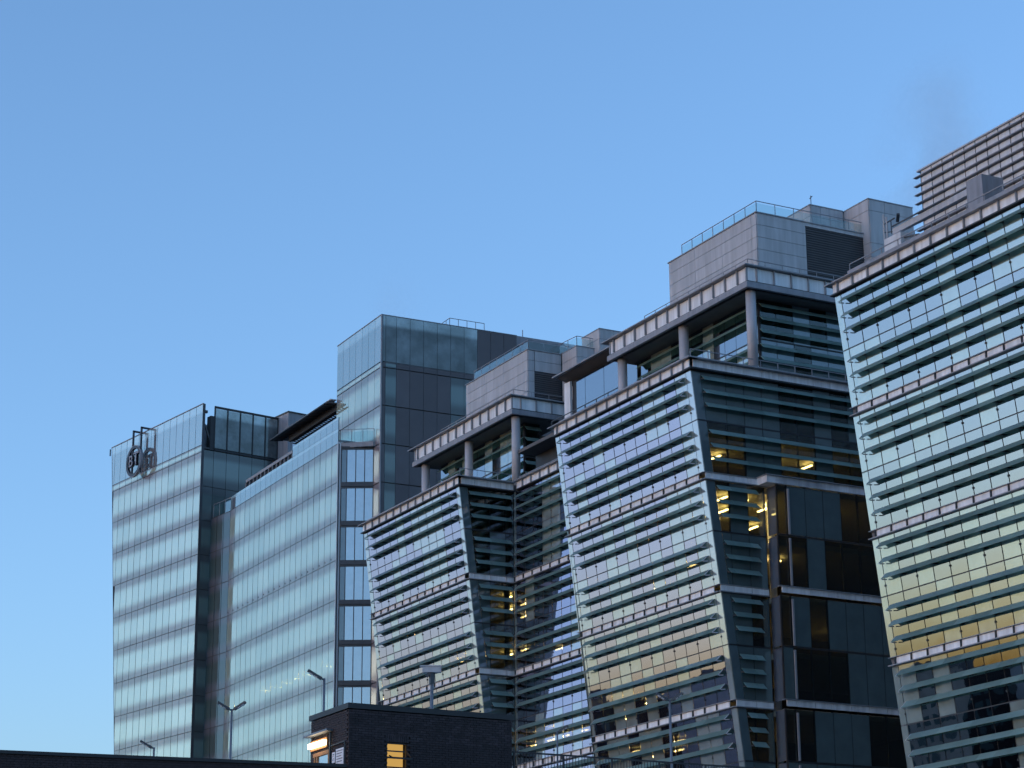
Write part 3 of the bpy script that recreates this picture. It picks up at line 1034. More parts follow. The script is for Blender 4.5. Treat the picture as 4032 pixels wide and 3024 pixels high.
    # canopy and glass wall over the recess
    MB().box(-158.9, bL - .1, 89.1, 97, 57.22, 57.34).build('canopy_roof', r, 'grey_metal')
    MB().hexa([(-158.6, 89.4, 57.20), (bL - .1, 89.4, 57.20), (bL - .1, 91, 56.7), (-158.6, 91, 56.7), (-158.6, 89.4, 57.215), (bL - .1, 89.4, 57.215), (bL - .1, 91, 57.2), (-158.6, 91, 57.2)]).build('canopy_soffit', r, 'soffit')
    MB().box(aR - .3, bL + .3, 88.9, 97, 52.0, 52.3).build('terrace_slab', r, 'soffit')
    MB().box(-164.6, bL + .3, 90.6, 90.7, 49.1, 52.0).build('recess_wall', r, 'black')
    gj = [-156.8, -155.3, -152.2, -149.2, -146.9]
    for a, b in zip(gj, gj[1:]):
        fr.put('terrace_pane', (a + b) / 2, 90.3, 54.5, b - a - .06, .03, 4.3, 'glass_clear', (jit(.0005), 0, jit(.0005)))
    MB().box(-158.2, -157.55, 90.1, 90.3, 52.3, 56.75).build('white_pier', r, 'white_panel')
    MB().box(-158.9, -158.55, 90.3, 90.6, 52.3, 56.9).build('white_pier', r, 'white_panel')
    MB().box(-157.55, -156.85, 90.35, 90.7, 52.3, 56.7).build('dark_pier', r, 'black')
    MB().box(-158.5, bL, 92.5, 96.9, 52.3, 56.7).build('terrace_core', r, 'interior')
    po, ra = MB(), MB()
    rail_run(po, ra, (-159.0, 89.1, 52.3), (bL, 89.1, 52.3), 1.1, 6, .06)
    po.build('terrace_post', r, 'dark_metal')
    ra.build('terrace_handrail', r, 'dark_metal')
    # lit ceilings
    L1 = [(-132.7, 88.1, 43.95), (-132.8, 93.1, 43.95), (-129.8, 90.6, 43.95), (-131.9, 95.7, 43.95), (-129.6, 86.5, 39.96), (-132.7, 88.6, 39.96),
          (-129.8, 88.4, 39.96), (-134.75, 91.1, 39.96), (-136.1, 93.5, 39.96), (-131.1, 96.1, 39.96), (-131.1, 91.0, 39.96), (-134.0, 99.7, 31.99), (-131.1, 99.3, 31.99),
          (-141.6, 88.5, 35.98), (-144.9, 87.6, 28.0), (-146.4, 87.6, 28.0), (-146.0, 90.1, 28.0), (-145.1, 88.2, 24.02), (-138.9, 88.2, 24.02),
          (-143.1, 90.8, 24.02), (-146.3, 90.9, 24.02), (-131.4, 85.9, 39.96), (-135.5, 88.5, 39.96), (-176.2, 89.1, 35.98), (-173.6, 88.9, 35.98),
          (-166.7, 88.9, 39.96), (-171.3, 91.5, 39.96), (-171.4, 91.5, 35.98), (-168.4, 91.4, 39.96), (-168.6, 91.5, 35.98), (-166.9, 94.0, 35.98),
          (-164.95, 90.4, 28.0), (-169.9, 93.1, 28.0), (-166.6, 92.9, 28.0), (-164.0, 92.8, 28.0), (-160.7, 92.7, 28.0), (-161.7, 90.3, 28.0),
          (-149.8, 89.9, 28.0), (-154.5, 92.7, 28.0), (-130.5, 91.5, 35.98), (-134.2, 86.6, 35.98), (-173.2, 94.0, 39.96)]
    office_lights(r, L1)
    # round white pillars seen inside the glass corners
    for s, t in ((-129.6, 90.6), (-166.0, 88.4), (-137.7, 90.6)):
        MB().cyl((s, t), .26, -ZC, 48.0, 14).build('inner_column', r, 'screen', smooth=True)
    fr.flush()
    return r


twin_office()


# =================================================================== pale printed-glass office on the left
def pale_office():
    r = Root('office_building', FO, -215, 96, 'pale blue office tower of printed glass bands with a round sign on its far wing', 'office building')
    fr = Front(r)
    T2 = 84.1
    ZF = [61.4 - 4.0 * k for k in range(8)]
    js = [-231.4 + 1.54 * k for k in range(21)]
    frame = MB()
    for k, zt in enumerate(ZF):
        for i, (a, b) in enumerate(zip(js, js[1:])):
            fr.put('pane', (a + b) / 2, T2, zt - 2.0, b - a - .08, .03, 3.93, 'frit', (jit(.004), 0, jit(.004)))
        frame.box(-231.4, -200.6, T2 + .02, T2 + .12, zt - .05, zt + .05)
    for a in js:
        frame.box(a - .06, a + .06, T2 + .025, T2 + .15, ZF[-1] - 4, 61.4)
    for a, b in zip(js, js[1:]):
        fr.put('balustrade_pane', (a + b) / 2, T2, 62.22, b - a - .05, .03, 1.55, 'frit_top')
        if a > -214:
            fr.put('balustrade_pane', (a + b) / 2, T2, 63.6, b - a - .05, .03, 1.15, 'frit_top')
    for a in js:
        frame.box(a - .03, a + .03, T2 + .025, T2 + .08, 61.4, 63.0 if a < -214 else 64.2)
    po, ra = MB(), MB()
    rail_run(po, ra, (-228, T2 + .6, 62.3), (-214.2, T2 + .6, 62.3), 1.75, 12, .3)
    po.build('balustrade_post', r, 'anthracite')
    ra.build('balustrade_rail', r, 'grey_metal')
    fx = MB()
    for a in js:
        fx.box(a + .2, a + .32, T2 - .05, T2, 49.65, 49.78)
    fx.build('glass_fixing', r, 'dark_metal', kind='stuff')
    # shell of the main block
    MB().box(-231.3, -200.7, 92, 100, ZF[-1] - 4, 61.35).box(-231.3, -231.1, T2 + .2, 92, ZF[-1] - 4, 61.35).build('inner_wall', r, 'interior')
    sl = MB()
    for zt in ZF + [ZF[-1] - 4]:
        sl.box(-231.2, -200.7, T2 + .2, 92.1, zt - .45, zt - .02)
    sl.build('floor_slab', r, 'ceiling')
    MB().box(-231.4, -200.6, T2 + .05, 100, -ZC, ZF[-1] - 4.02).build('lower_glazing', r, 'glass_teal')
    MB().box(-231.2, -200.8, T2 + .3, 100, 61.36, 61.9).build('roof', r, 'roofing')
    part(r, 'edge_fin', -200.62, -200.55, T2 - .05, T2 + .55, 29.4, 61.6, 'white_panel')
    # link between main block and wing
    lk = MB()
    p0, p1 = (-236.05, 83.42), (-231.45, T2 + .02)
    for k, zt in enumerate(ZF):
        for i in range(3):
            q0 = Vector(p0).lerp(Vector(p1), i / 3 + .01)
            q1 = Vector(p0).lerp(Vector(p1), (i + 1) / 3 - .01)
            MB().hexa([(q0.x, q0.y, zt - 3.95), (q1.x, q1.y, zt - 3.95), (q1.x, q1.y + .03, zt - 3.95), (q0.x, q0.y + .03, zt - 3.95), (q0.x, q0.y, zt - .05), (q1.x, q1.y, zt - .05), (q1.x, q1.y + .03, zt - .05), (q0.x, q0.y + .03, zt - .05)]).build('link_pane', r, 'link_glass')
        lk.bar((p0[0], p0[1] + .06, zt), (p1[0], p1[1] + .06, zt), .1)
    for i in range(4):
        q = Vector(p0).lerp(Vector(p1), i / 3)
        lk.bar((q.x, q.y + .08, 29.4), (q.x, q.y + .08, 61.4), .1)
    lk.build('link_frame', r, 'black')
    MB().prism([(-236, 83.8), (-231.5, T2 + .4), (-231.5, 98), (-236, 98)], -ZC, 61.2).build('link_wall', r, 'interior')
    glass_rail(r, [(-235.6, 83.6), (-231.5, T2 + .1)], 61.3, 1.7)
    # tower
    TT, sR, sL = 87.3, -197.35, -208.8
    ztop = 74.6
    tj = [sL + (sR - sL) * k / 7 for k in range(8)]
    rows = [(69.66, ztop), (69.05, 69.6), (65.05, 69.0), (61.05, 65.0), (57.05, 61.0), (53.05, 57.0), (49.05, 53.0), (45.05, 49.0), (41.05, 45), (37.05, 41), (33.05, 37)]
    for a, b in zip(tj, tj[1:]):
        for j, (za, zb) in enumerate(rows):
            fr.put('tower_pane', (a + b) / 2, TT, (za + zb) / 2, b - a - .05, .03, zb - za - .04, 'frit_top' if j == 0 else 'frit', (jit(.001), 0, jit(.001)))
    for a in tj:
        frame.box(a - .05, a + .05, TT + .02, TT + .14, 33, ztop)
    ej = [87.32, 87.75, 88.95] + [90.47 + 1.535 * k for k in range(9)]
    for i, (a, b) in enumerate(zip(ej, ej[1:])):
        for j, (za, zb) in enumerate(rows):
            glazed = (j == 0 and i < 8) or (i == 1) or (j >= 2 and i in (6, 7) and j < 4)
            nm, mt = ('tower_end_pane', 'frit_dark') if glazed else ('tower_end_panel', 'anthracite')
            if j == 0 and i < 8:
                mt = 'tower_top'
            fr.put(nm, sR, (a + b) / 2, (za + zb) / 2, .05, b - a - .04, zb - za - .05, mt, (jit(.001), jit(.001), 0))
        frame.box(sR - .12, sR - .03, a - .05, a + .05, 33, ztop)
    part(r, 'corner_trim', sR - .1, sR + .06, TT - .05, TT + .08, 33, ztop, 'grey_metal')
    MB().box(sL + .1, sR - .15, TT + .2, ej[-1] - .1, -ZC, 69.6).build('tower_wall', r, 'interior')
    MB().box(sL, sR, TT + .3, ej[-1], 69.6, 69.66).build('tower_roof', r, 'roofing')
    MB().box(sL - .04, sR + .04, TT - .06, TT + .12, ztop, ztop + .08).box(sR - .12, sR + .05, TT, ej[-1], ztop, ztop + .08).build('tower_coping', r, 'grey_metal')
    MB().box(sL + 1.5, sR - 1.6, TT + 1.8, ej[-1] - 1.5, 69.6, 73.3).build('tower_plant', r, 'slat_dark')
    MB().box(sL, sL + .1, TT, 100, 61.4, ztop).build('tower_side', r, 'anthracite')
    # roofscape beyond the tower
    t9 = ej[-1]
    MB().box(sR - 1.2, sR - .9, t9, t9 + 1.2, 33, 73.9).build('service_riser', r, 'slat_dark')
    for k in range(5):
        part(r, 'riser_step', sR - .95, sR - .75, t9 + .05, t9 + 1.15, 69.5 + .9 * k, 69.58 + .9 * k, 'black')
    MB().box(sR - 3, sR + .02, t9 + 1.2, t9 + 6.2, 33, 74.2).build('tower_annexe', r, 'anthracite')
    MB().box(sR - 8, sR - 1.5, t9 - .6, t9 + 9, 73.9, 75.2).build('rooftop_unit', r, 'grey_fascia')
    MB().box(sR - 5, sR - .4, t9 + 6.2, t9 + 11, 60, 74.6).build('rooftop_unit', r, 'grey_fascia')
    MB().box(sR - 5.1, sR - .3, t9 + 6.1, t9 + 11, 73.4, 73.55).build('rooftop_ledge', r, 'black')
    po, ra = MB(), MB()
    rail_run(po, ra, (sR - .5, 95.2, ztop), (sR - .5, 99.2, ztop), 1.0, 4, .05)
    rail_run(po, ra, (sR - 2.2, 95.2, ztop), (sR - .5, 95.2, ztop), 1.0, 2, .05)
    rail_run(po, ra, (sR - .5, 99.2, ztop - .2), (sR - .5, 103, ztop - .2), .45, 3, .05)
    po.bar((sR - 4, t9 + 2.8, 75.2), (sR - 4, t9 + 2.8, 76.9), .07)
    po.build('roof_rail_post', r, 'grey_metal')
    ra.build('roof_rail', r, 'grey_metal')
    # angled bay between main block and tower
    b0, b1 = Vector((-200.5, 84.45)), Vector((-199.0, 87.28))
    fm = MB()
    div = [0, .17, .45, .73, 1.0]
    for k in range(8):
        zt = 61.05 - 4 * k
        for i in range(4):
            q0, q1 = b0.lerp(b1, div[i] + .012), b0.lerp(b1, div[i + 1] - .012)
            n = Vector((b1 - b0)).orthogonal().normalized() * .03
            za, zb = zt - 3.62, zt - .30
            MB().hexa([(q0.x, q0.y, za), (q1.x, q1.y, za), (q1.x - n.x, q1.y - n.y, za), (q0.x - n.x, q0.y - n.y, za), (q0.x, q0.y, zb), (q1.x, q1.y, zb), (q1.x - n.x, q1.y - n.y, zb), (q0.x - n.x, q0.y - n.y, zb)]).build('bay_pane', r, 'glass_bay' if i else 'glass_teal')
        fm.bar((b0.x, b0.y, zt - .02), (b1.x, b1.y, zt - .02), .30, .16)
        fm.bar((b0.x, b0.y, zt - 3.80), (b1.x, b1.y, zt - 3.80), .16, .34)
        fm.bar((b0.x, b0.y, zt - .2), (b1.x, b1.y, zt - .2), .12, .2)
    for d in div:
        q = b0.lerp(b1, d)
        fm.bar((q.x, q.y, 29), (q.x, q.y, 61.2), .1)
    fm.build('bay_frame', r, 'bay_slate')
    MB().prism([(-200.55, 84.6), (-199.1, 87.3), (-199.1, 88.2), (-200.6, 88.2)], 29, 61).build('bay_core', r, 'interior')
    MB().prism([(-200.7, 84.2), (-198.5, 87.0), (-198.5, 87.3), (-200.7, 87.3)], 61.0, 61.5).build('bay_roof', r, 'grey_metal')
    glass_rail(r, [(-200.9, 84.3), (-200.5, 84.3), (-198.6, 87.15)], 61.5, 1.35, 1.3)
    frame.build('window_frame', r, 'mullion')
    # roof pavilion with trellis overhang
    MB().box(-221.6, -208.9, 87.6, 96, 61.9, 67.55).build('pavilion_core', r, 'interior')
    for k in range(8):
        a = -221.6 + 12.7 / 8 * k
        fr.put('pavilion_pane', a + .79, 87.5, 64.7, 1.52, .03, 5.5, 'glass_clear')
    MB().box(-224.4, -208.85, 86.2, 96, 68.25, 68.4).build('pavilion_roof', r, 'slat_dark')
    MB().box(-222.2, -208.85, 87.25, 87.5, 67.5, 68.2).build('pavilion_beam', r, 'black')
    tr = MB()
    for k in range(24):
        s = -224.3 + .65 * k
        tr.bar((s, 87.4, 68.2), (s - .2, 85.9, 68.05), .08, .12)
    tr.bar((-224.5, 85.95, 68.1), (-208.9, 85.95, 68.1), .12)
    tr.build('trellis_bar', r, 'black', kind='stuff')
    MB().box(-224.6, -208.9, 86.6, 87.3, 68.62, 68.74).build('trellis_edge', r, 'clad')
    office_lights(r, [(-226.9, 87.1, 40.95), (-224.1, 87.3, 40.95), (-221.4, 87.3, 40.95), (-218.6, 87.4, 40.95), (-216, 87.2, 40.95), (-210.4, 87.3, 40.95)], 't', 1.3)

    # ---- far wing, turned a little away; built in its own grid but a part of the same building
    w = bpy.data.objects.new('far_wing', None)
    COL.objects.link(w)
    w.parent = r.o
    inv = r.o.matrix_basis.inverted()
    wm = Matrix.Translation(FA.w(0, 0, -ZC)) @ Matrix.Rotation(FA.rz, 4, 'Z')
    w.matrix_local = Matrix.Translation(r.o.location).inverted() if False else (Matrix.Translation(r.o.location) @ Matrix.Rotation(FO.rz, 4, 'Z')).inverted() @ wm

    class W:
        pass
    wr = Root.__new__(Root)
    wr.o, wr.fr, wr.s, wr.t, wr.z, wr.count = w, FA, 0, 0, -ZC, {}
    fw2 = Front(wr)
    fm = MB()
    zf = [69.12 - 4.0 * k for k in range(10)]
    left = lambda z: -23.1 + .117 * (75 - z)
    wj = [-1.6 - 1.58 * k for k in range(15)]

    def run(za, zb, mat, name):
        edges = [0.0] + wj
        for b, a in zip(edges, edges[1:]):
            lo0, lo1 = left(za), left(zb)
            if a >= max(lo0, lo1) + .15:
                fw2.put(name, (a + b) / 2, 0, (za + zb) / 2, b - a - .09, .03, zb - za - .09, mat, (jit(.004), 0, jit(.004)))
            elif b > max(lo0, lo1) + .1:
                x0, x1 = max(a + .03, lo0), max(a + .03, lo1)
                MB().hexa([(x0, -.015, za + .025), (b - .03, -.015, za + .025), (b - .03, .015, za + .025), (x0, .015, za + .025), (x1, -.015, zb - .025), (b - .03, -.015, zb - .025), (b - .03, .015, zb - .025), (x1, .015, zb - .025)]).build('cut_' + name, wr, mat)
    for zt in zf:
        run(zt - 4, zt, 'frit', 'pane')
        fm.slant_s((left(zt) - .0, 0), (left(zt) - .0, 0), .02, .12, zt - .05, zt + .05)
    run(69.12, 69.95, 'frit', 'strip_pane')
    run(69.95, 74.85, 'frit_top', 'screen_pane')
    fm.box(left(70), 0, .02, .12, 69.9, 70.0)
    for a in wj:
        zlow = max(33, 75 - (a + 23.1 - .05) / .117) if a < left(33) else 29.2
        fm.box(a - .05, a + .05, .025, .15, min(zlow, 74), 74.85)
    fm.box(-.06, .02, -.03, .3, 29.2, 74.9)
    fm.slant_s((left(29.2) - .08, left(29.2) + .04), (left(74.85) - .08, left(74.85) + .04), -.02, .3, 29.2, 74.9)
    fm.build('window_frame', wr, 'mullion')
    MB().box(-23.2, .02, -.06, .1, 74.85, 74.95).build('screen_coping', wr, 'grey_metal')
    # end of the wing
    ez = [69.45] + [65.12 - 4 * k for k in range(9)]
    ef = MB()
    et = [0.1, 1.56, 3.23, 4.91, 6.6, 8.28, 9.95, 11.6, 13.3, 15]
    for zt, zl in zip(ez, ez[1:]):
        for a, b in zip(et, et[1:]):
            fw2.put('end_pane', 0, (a + b) / 2, (zt + zl) / 2, .03, b - a - .05, zt - zl - .08, 'frit_dark', (jit(.001), jit(.001), 0))
        ef.box(-.14, -.02, .1, 15, zl - .05, zl + .05)
    for a in et:
        ef.box(-.15, -.03, a - .05, a + .05, 33, 69.5)
    ef.build('end_frame', wr, 'black')
    sh = MB()
    sh.hexa([(left(-ZC) + .3, .25, -ZC), (-.25, .25, -ZC), (-.25, 15, -ZC), (left(-ZC) + .3, 15, -ZC), (left(69) + .3, .25, 69), (-.25, .25, 69), (-.25, 15, 69), (left(69) + .3, 15, 69)])
    sh.build('inner_wall', wr, 'interior')
    MB().box(-22.2, -.05, .2, 15, 69.0, 69.4).build('roof', wr, 'roofing')
    # glazed plant box on the wing
    gt = [1.56, 3.23, 4.91, 6.6, 8.28, 9.95]
    gf = MB()
    for a, b in zip(gt, gt[1:]):
        fw2.put('plant_pane', 0, (a + b) / 2, 72.2, .03, b - a - .1, 4.7, 'tower_top', (jit(.001), jit(.001), 0))
    for a in gt:
        gf.box(-.06, .08, a - .07, a + .07, 69.5, 74.75)
    gf.box(-.06, .08, 1.5, 10, 74.6, 74.85)
    gf.box(-.06, .08, 1.5, 10, 69.5, 69.75)
    gf.box(-.8, .05, 1.0, 1.5, 69.5, 73.6)
    gf.build('plant_frame', wr, 'black')
    MB().box(-9, -.9, 2.1, 9.8, 69.4, 73.4).build('plant_unit', wr, 'grey_fascia')
    MB().box(-6, 2.3, 10.0, 16, 62, 75.0).build('plant_wall', wr, 'grey_fascia')
    MB().box(-6, 2.4, 9.92, 16, 75.0, 75.15).build('plant_coping', wr, 'dark_metal')
    st = MB()
    st.bar((-.1, .3, 72.5), (-.1, 1.4, 69.8), .18)
    st.bar((-.1, .1, 74.0), (-.1, .6, 74.0), .3)
    st.bar((-.1, .1, 69.7), (-.1, 1.6, 69.65), .2)
    st.build('screen_strut', wr, 'dark_metal')
    fw2.flush()
    fr.flush()
    return r


def tower_top():
    """large panes of the roof screens: greenish glass, paler along the top, an opaque colour standing in for sky seen through"""
    m = frit('tower_top', (0.085, 0.105, 0.115), (0.22, 0.28, 0.30), lo=(-2, -1), hi=(0.74, 0.84), r_clear=0.09, r_frit=0.24, refl_cloud=0.75)
    nt = m.node_tree
    # cloudy streaks are blurred reflections painted into the body colour
    return m


M['tower_top'] = tower_top()
M['glass_bay'] = glass('glass_bay', 'blind', (0.20, 0.26, 0.30), 0.36, (0.92, 0.98, 1.0), wave=0.04)
pale_office()


# ------------------------------------------------------------------ round sign on the far wing
def text_mesh(body, size, depth, off, mat):
    cu = bpy.data.curves.new('letters', 'FONT')
    cu.body = body
    cu.size = size
    cu.extrude = depth
    cu.offset = off
    cu.align_x, cu.align_y = 'CENTER', 'CENTER'
    o = bpy.data.objects.new('letters', cu)
    COL.objects.link(o)
    dg = bpy.context.evaluated_depsgraph_get()
    me = bpy.data.meshes.new_from_object(o.evaluated_get(dg))
    bpy.data.objects.remove(o)
    me.materials.clear()
    me.materials.append(M[mat])
    return me


def ring_mesh(r0, r1, d, mat, n=56):
    me = bpy.data.meshes.new('ring')
    vs, fs = [], []
    for i in range(n):
        a = 2 * math.pi * i / n
        for rr in (r0, r1):
            for y in (-d / 2, d / 2):
                vs.append((rr * math.cos(a), y, rr * math.sin(a)))
    for i in range(n):
        p, q = 4 * i, 4 * ((i + 1) % n)
        fs += [(p, q, q + 2, p + 2), (p + 1, p + 3, q + 3, q + 1), (p, p + 1, q + 1, q), (p + 2, q + 2, q + 3, p + 3)]
    me.from_pydata(vs, [], fs)
    me.materials.append(M[mat])
    return me


def round_sign():
    r = Root('round_sign', FA, -14.94, -0.95, 'dark ring sign with letters BT hung from the parapet of the pale tower', 'sign', z=69.25)
    c = r.loc(-14.94, -.95, 71.2)
    add('ring', ring_mesh(1.55, 1.88, .30, 'sign_dark'), r, c)
    add('ring_rim', ring_mesh(1.88, 1.94, .32, 'letter_face'), r, c)
    for ch, dx, dz, sz in (('B', -.72, .05, 2.0), ('T', .62, .12, 2.3)):
        o = add('letter', text_mesh(ch, sz, .16, .06, 'sign_dark'), r, c + Vector((dx, 0, dz)), (math.pi / 2, 0, 0))
        add('letter_face', text_mesh(ch, sz, .01, -.012, 'letter_face'), o, (0, 0, .175))
    for s in (-15.5, -13.45):
        m = MB()
        m.bar((s, -.95, 68.9 if False else 69.5), (s, -.95, 75.1), .2, .2)
        m.bar((s, -1.05, 75.05), (s, .6, 75.05), .2, .2)
        m.build('hanger', r, 'sign_dark')


round_sign()


# ------------------------------------------------------------------ brick car park with its stair hut
def car_park():
    r = Root('car_park', FT, -66, 31, 'dark brick car park wall with a flat-roofed stair hut', 'car park')
    sh, th = -64.13, 28.52
    zh, zw = 11.33, 9.47
    t1 = 34.3
    # hut shell: leaves the openings free
    wt0, wt1, wz0, wz1 = 29.84, 30.57, 8.6, 10.23
    body = MB()
    body.box(-67.1, sh - .02, th + .02, wt0, -ZC, zh - .15)
    body.box(-67.1, sh - .02, wt1, t1, -ZC, zh - .15)
    body.box(-67.1, sh - .02, wt0, wt1, wz1, zh - .15)
    body.box(-67.1, sh - .02, wt0, wt1, -ZC, wz0)
    body.box(-67.1, sh - .4, wt0, wt1, wz0, wz1)
    body.build('hut_wall', r, 'mortar')
    MB().box(-67.2, sh + .05, th - .05, t1 + .05, zh - .12, zh + .05).build('hut_roof', r, 'black')
    # parapet wall running left, slightly turned
    pts = [(-66.0, 16.5), (-64.22, 28.55), (-64.5, 28.55), (-66.3, 16.5)]
    MB().prism(pts, -ZC, zw - .1).build('parapet_wall', r, 'mortar')
    MB().prism([(-65.93, 16.5), (-64.15, 28.6), (-64.55, 28.6), (-66.35, 16.5)], zw - .1, zw).build('wall_coping', r, 'black')
    MB().prism([(-64.13, 28.5), (-64.13, 60), (-64.4, 60), (-64.4, 28.5)], -ZC, 9.15).build('parapet_wall', r, 'mortar')
    MB().prism([(-125, 16), (-66.2, 16.6), (-64.4, 28.5), (-64.4, 60), (-80, 78), (-125, 78)], 7.9, 8.3).build('deck', r, 'concrete')
    MB().prism([(-124, 17), (-67, 17.5), (-65, 28.5), (-65, 59), (-80, 77), (-124, 77)], -ZC, 7.9).build('lower_storey', r, 'mortar')
    # bricks on the hut: the large ones singly, the rest joined
    fr = Front(r)
    bl, bh, jo = .215, .065, .010
    z = zh - .15 - bh / 2
    row = 0
    rest = MB()
    n = 0
    while z > 8.45:
        t = th + (0 if row % 2 else -(bl + jo) / 2)
        while t < t1 - .02:
            a, b = max(t, th), min(t + bl, t1)
            inside = (wt0 - .06 < (a + b) / 2 < wt1 + .06) and wz0 < z < wz1 + .24
            if b - a > .03 and not inside:
                d = random.uniform(.014, .022)
                full = abs(b - a - bl) < 1e-6
                if full and n < LIM and z > 9.9:
                    n += 1
                    add('brick', box_mesh(.03, bl, bh, 'brick'), r, r.loc(sh - .015 + d, (a + b) / 2, z))
                else:
                    rest.box(sh - .02, sh + d, a, b, z - bh / 2, z + bh / 2)
            t += bl + jo
        z -= bh + jo
        row += 1
    # soldier course over the window
    t = wt0 - .06
    while t < wt1 + .02:
        add('soldier_brick', box_mesh(.03, bh, bl, 'brick'), r, r.loc(sh + .004, t + bh / 2, wz1 + .12))
        t += bh + jo
    # side of the hut
    z = zh - .15 - bh / 2
    row = 0
    while z > 8.45:
        s = sh - (0 if row % 2 else (bl + jo) / 2)
        while s > -67.1:
            a, b = max(s - bl, -67.1), s
            if b - a > .03 and not (-66.75 < (a + b) / 2 < -65.62 and z < 10.05):
                rest.box(a, b, th - random.uniform(.0, .012), th + .04, z - bh / 2, z + bh / 2)
            s -= bl + jo
        z -= bh + jo
        row += 1
    # long parapet wall bricks
    p0, p1 = Vector((-64.22, 28.55, 0)), Vector((-66.0, 16.5, 0))
    ln = (p1 - p0).length
    dr = (p1 - p0).normalized()
    nr = Vector((-dr.y, dr.x, 0))
    if nr.x < 0:
        nr = -nr
    z = zw - .1 - bh / 2 - .005
    row = 0
    while z > 8.7:
        u = 0 if row % 2 else -(bl + jo) / 2
        while u < ln:
            c = p0 + dr * (max(u, 0) + min(u + bl, ln)) / 2
            hl = (min(u + bl, ln) - max(u, 0)) / 2
            if hl > .02:
                d = random.uniform(.006, .014)
                a, b = c - dr * hl, c + dr * hl
                rest.hexa([(a.x, a.y, z - bh / 2), (a.x + nr.x * d, a.y + nr.y * d, z - bh / 2), (b.x + nr.x * d, b.y + nr.y * d, z - bh / 2), (b.x, b.y, z - bh / 2),
                           (a.x, a.y, z + bh / 2), (a.x + nr.x * d, a.y + nr.y * d, z + bh / 2), (b.x + nr.x * d, b.y + nr.y * d, z + bh / 2), (b.x, b.y, z + bh / 2)])
            u += bl + jo
        z -= bh + jo
        row += 1
    rest.build('brick', r, 'brick', kind='stuff')
    # lit window with an open top light
    part(r, 'window_light', sh - .38, sh - .36, wt0, wt1, wz0, wz1, 'yellow_blind')
    fm = MB()
    for a, b in ((wt0, wt0 + .035), (wt1 - .035, wt1)):
        fm.box(sh - .12, sh - .04, a, b, wz0, wz1)
    fm.box(sh - .12, sh - .04, wt0, wt1, wz1 - .04, wz1)
    fm.box(sh - .12, sh - .04, wt0, wt1, 9.74, 9.79)
    fm.box(sh - .12, sh - .04, wt0, wt1, 9.44, 9.48)
    fm.build('window_frame', r, 'black')
    vent = MB()
    vent.bar((sh - .02, wt0 + .1, 9.82), (sh + .30, wt0 + .1, 9.70), .03, .03)
    vent.bar((sh - .02, wt1 - .02, 9.97), (sh + .30, wt1 - .02, 9.74), .03, .03)
    vent.bar((sh + .30, wt0 + .1, 9.70), (sh + .30, wt1 + .02, 9.71), .035, .045)
    vent.bar((sh - .02, wt0, 9.96), (sh - .02, wt1 - .1, 9.96), .03, .04)
    vent.build('open_vent', r, 'black')
    # hut side: lamp, doorway, notices, pipes
    lamp = MB().box(-67.0, -65.75, th - .15, th - .04, 10.28, 10.43)
    lamp.build('wall_lamp', r, 'tube_light')
    MB().box(-67.05, -65.7, th - .05, th - .01, 10.2, 10.52).build('lamp_back', r, 'wood')
    MB().box(-67.2, -65.3, th - .24, th + .02, 10.66, 10.72).build('door_hood', r, 'pole')
    MB().box(-66.75, -65.6, th + .0, th + .03, 8.4, 10.02).build('door', r, 'glass_bay')
    df = MB()
    for a in (-66.75, -66.55, -65.63):
        df.box(a, a + .07, th - .04, th + .01, 8.4, 10.05)
    df.box(-66.8, -65.55, th - .05, th + .01, 9.98, 10.1)
    df.build('door_frame', r, 'wood')
    pp = MB()
    pp.bar((-65.42, th - .05, 8.4), (-65.42, th - .05, 10.64), .05)
    pp.bar((-65.42, th - .05, 10.18), (-64.3, th - .05, 10.2), .03)
    pp.bar((-64.3, th - .05, 8.4), (-64.3, th - .05, 10.2), .03)
    pp.build('pipe', r, 'dark_metal')
    for a, b, za, zb in ((-64.95, -64.37, 9.5, 10.02), (-65.25, -65.02, 9.62, 9.95)):
        o = part(r, 'notice', a, b, th - .06, th - .045, za, zb, 'paper')
        ink = MB()
        for k in range(5):
            zz = zb - .06 - k * (zb - za - .1) / 5
            ink.box(a + .06, b - .06 - .05 * (k % 3), th - .066, th - .061, zz - .022, zz)
        ink.build('notice_print', r, 'ink', parent=o)
    return r


car_park()


def deck_railing():
    r = Root('railing', FT, -64.15, 45, 'black upright-bar railing along the car park deck beside the brick hut', 'railing', z=9.15)
    a, b = Vector((-64.17, 34.35, 0)), Vector((-64.17, 60, 0))
    MB().bar((a.x, a.y, 10.2), (b.x, b.y, 10.2), .06, .05).build('handrail', r, 'black')
    MB().bar((a.x, a.y, 9.22), (b.x, b.y, 9.22), .04, .04).build('bottom_rail', r, 'black')
    t = 34.4
    i = 0
    while t < 60:
        w = .055 if i % 16 == 0 else .016
        if in_view(FT.w(-64.17, t, 10.0), 30) and i < 290:
            add('post' if i % 16 == 0 else 'baluster', box_mesh(w, w, 1.0, 'black'), r, r.loc(-64.17, t, 9.68))
        t += .115
        i += 1


deck_railing()


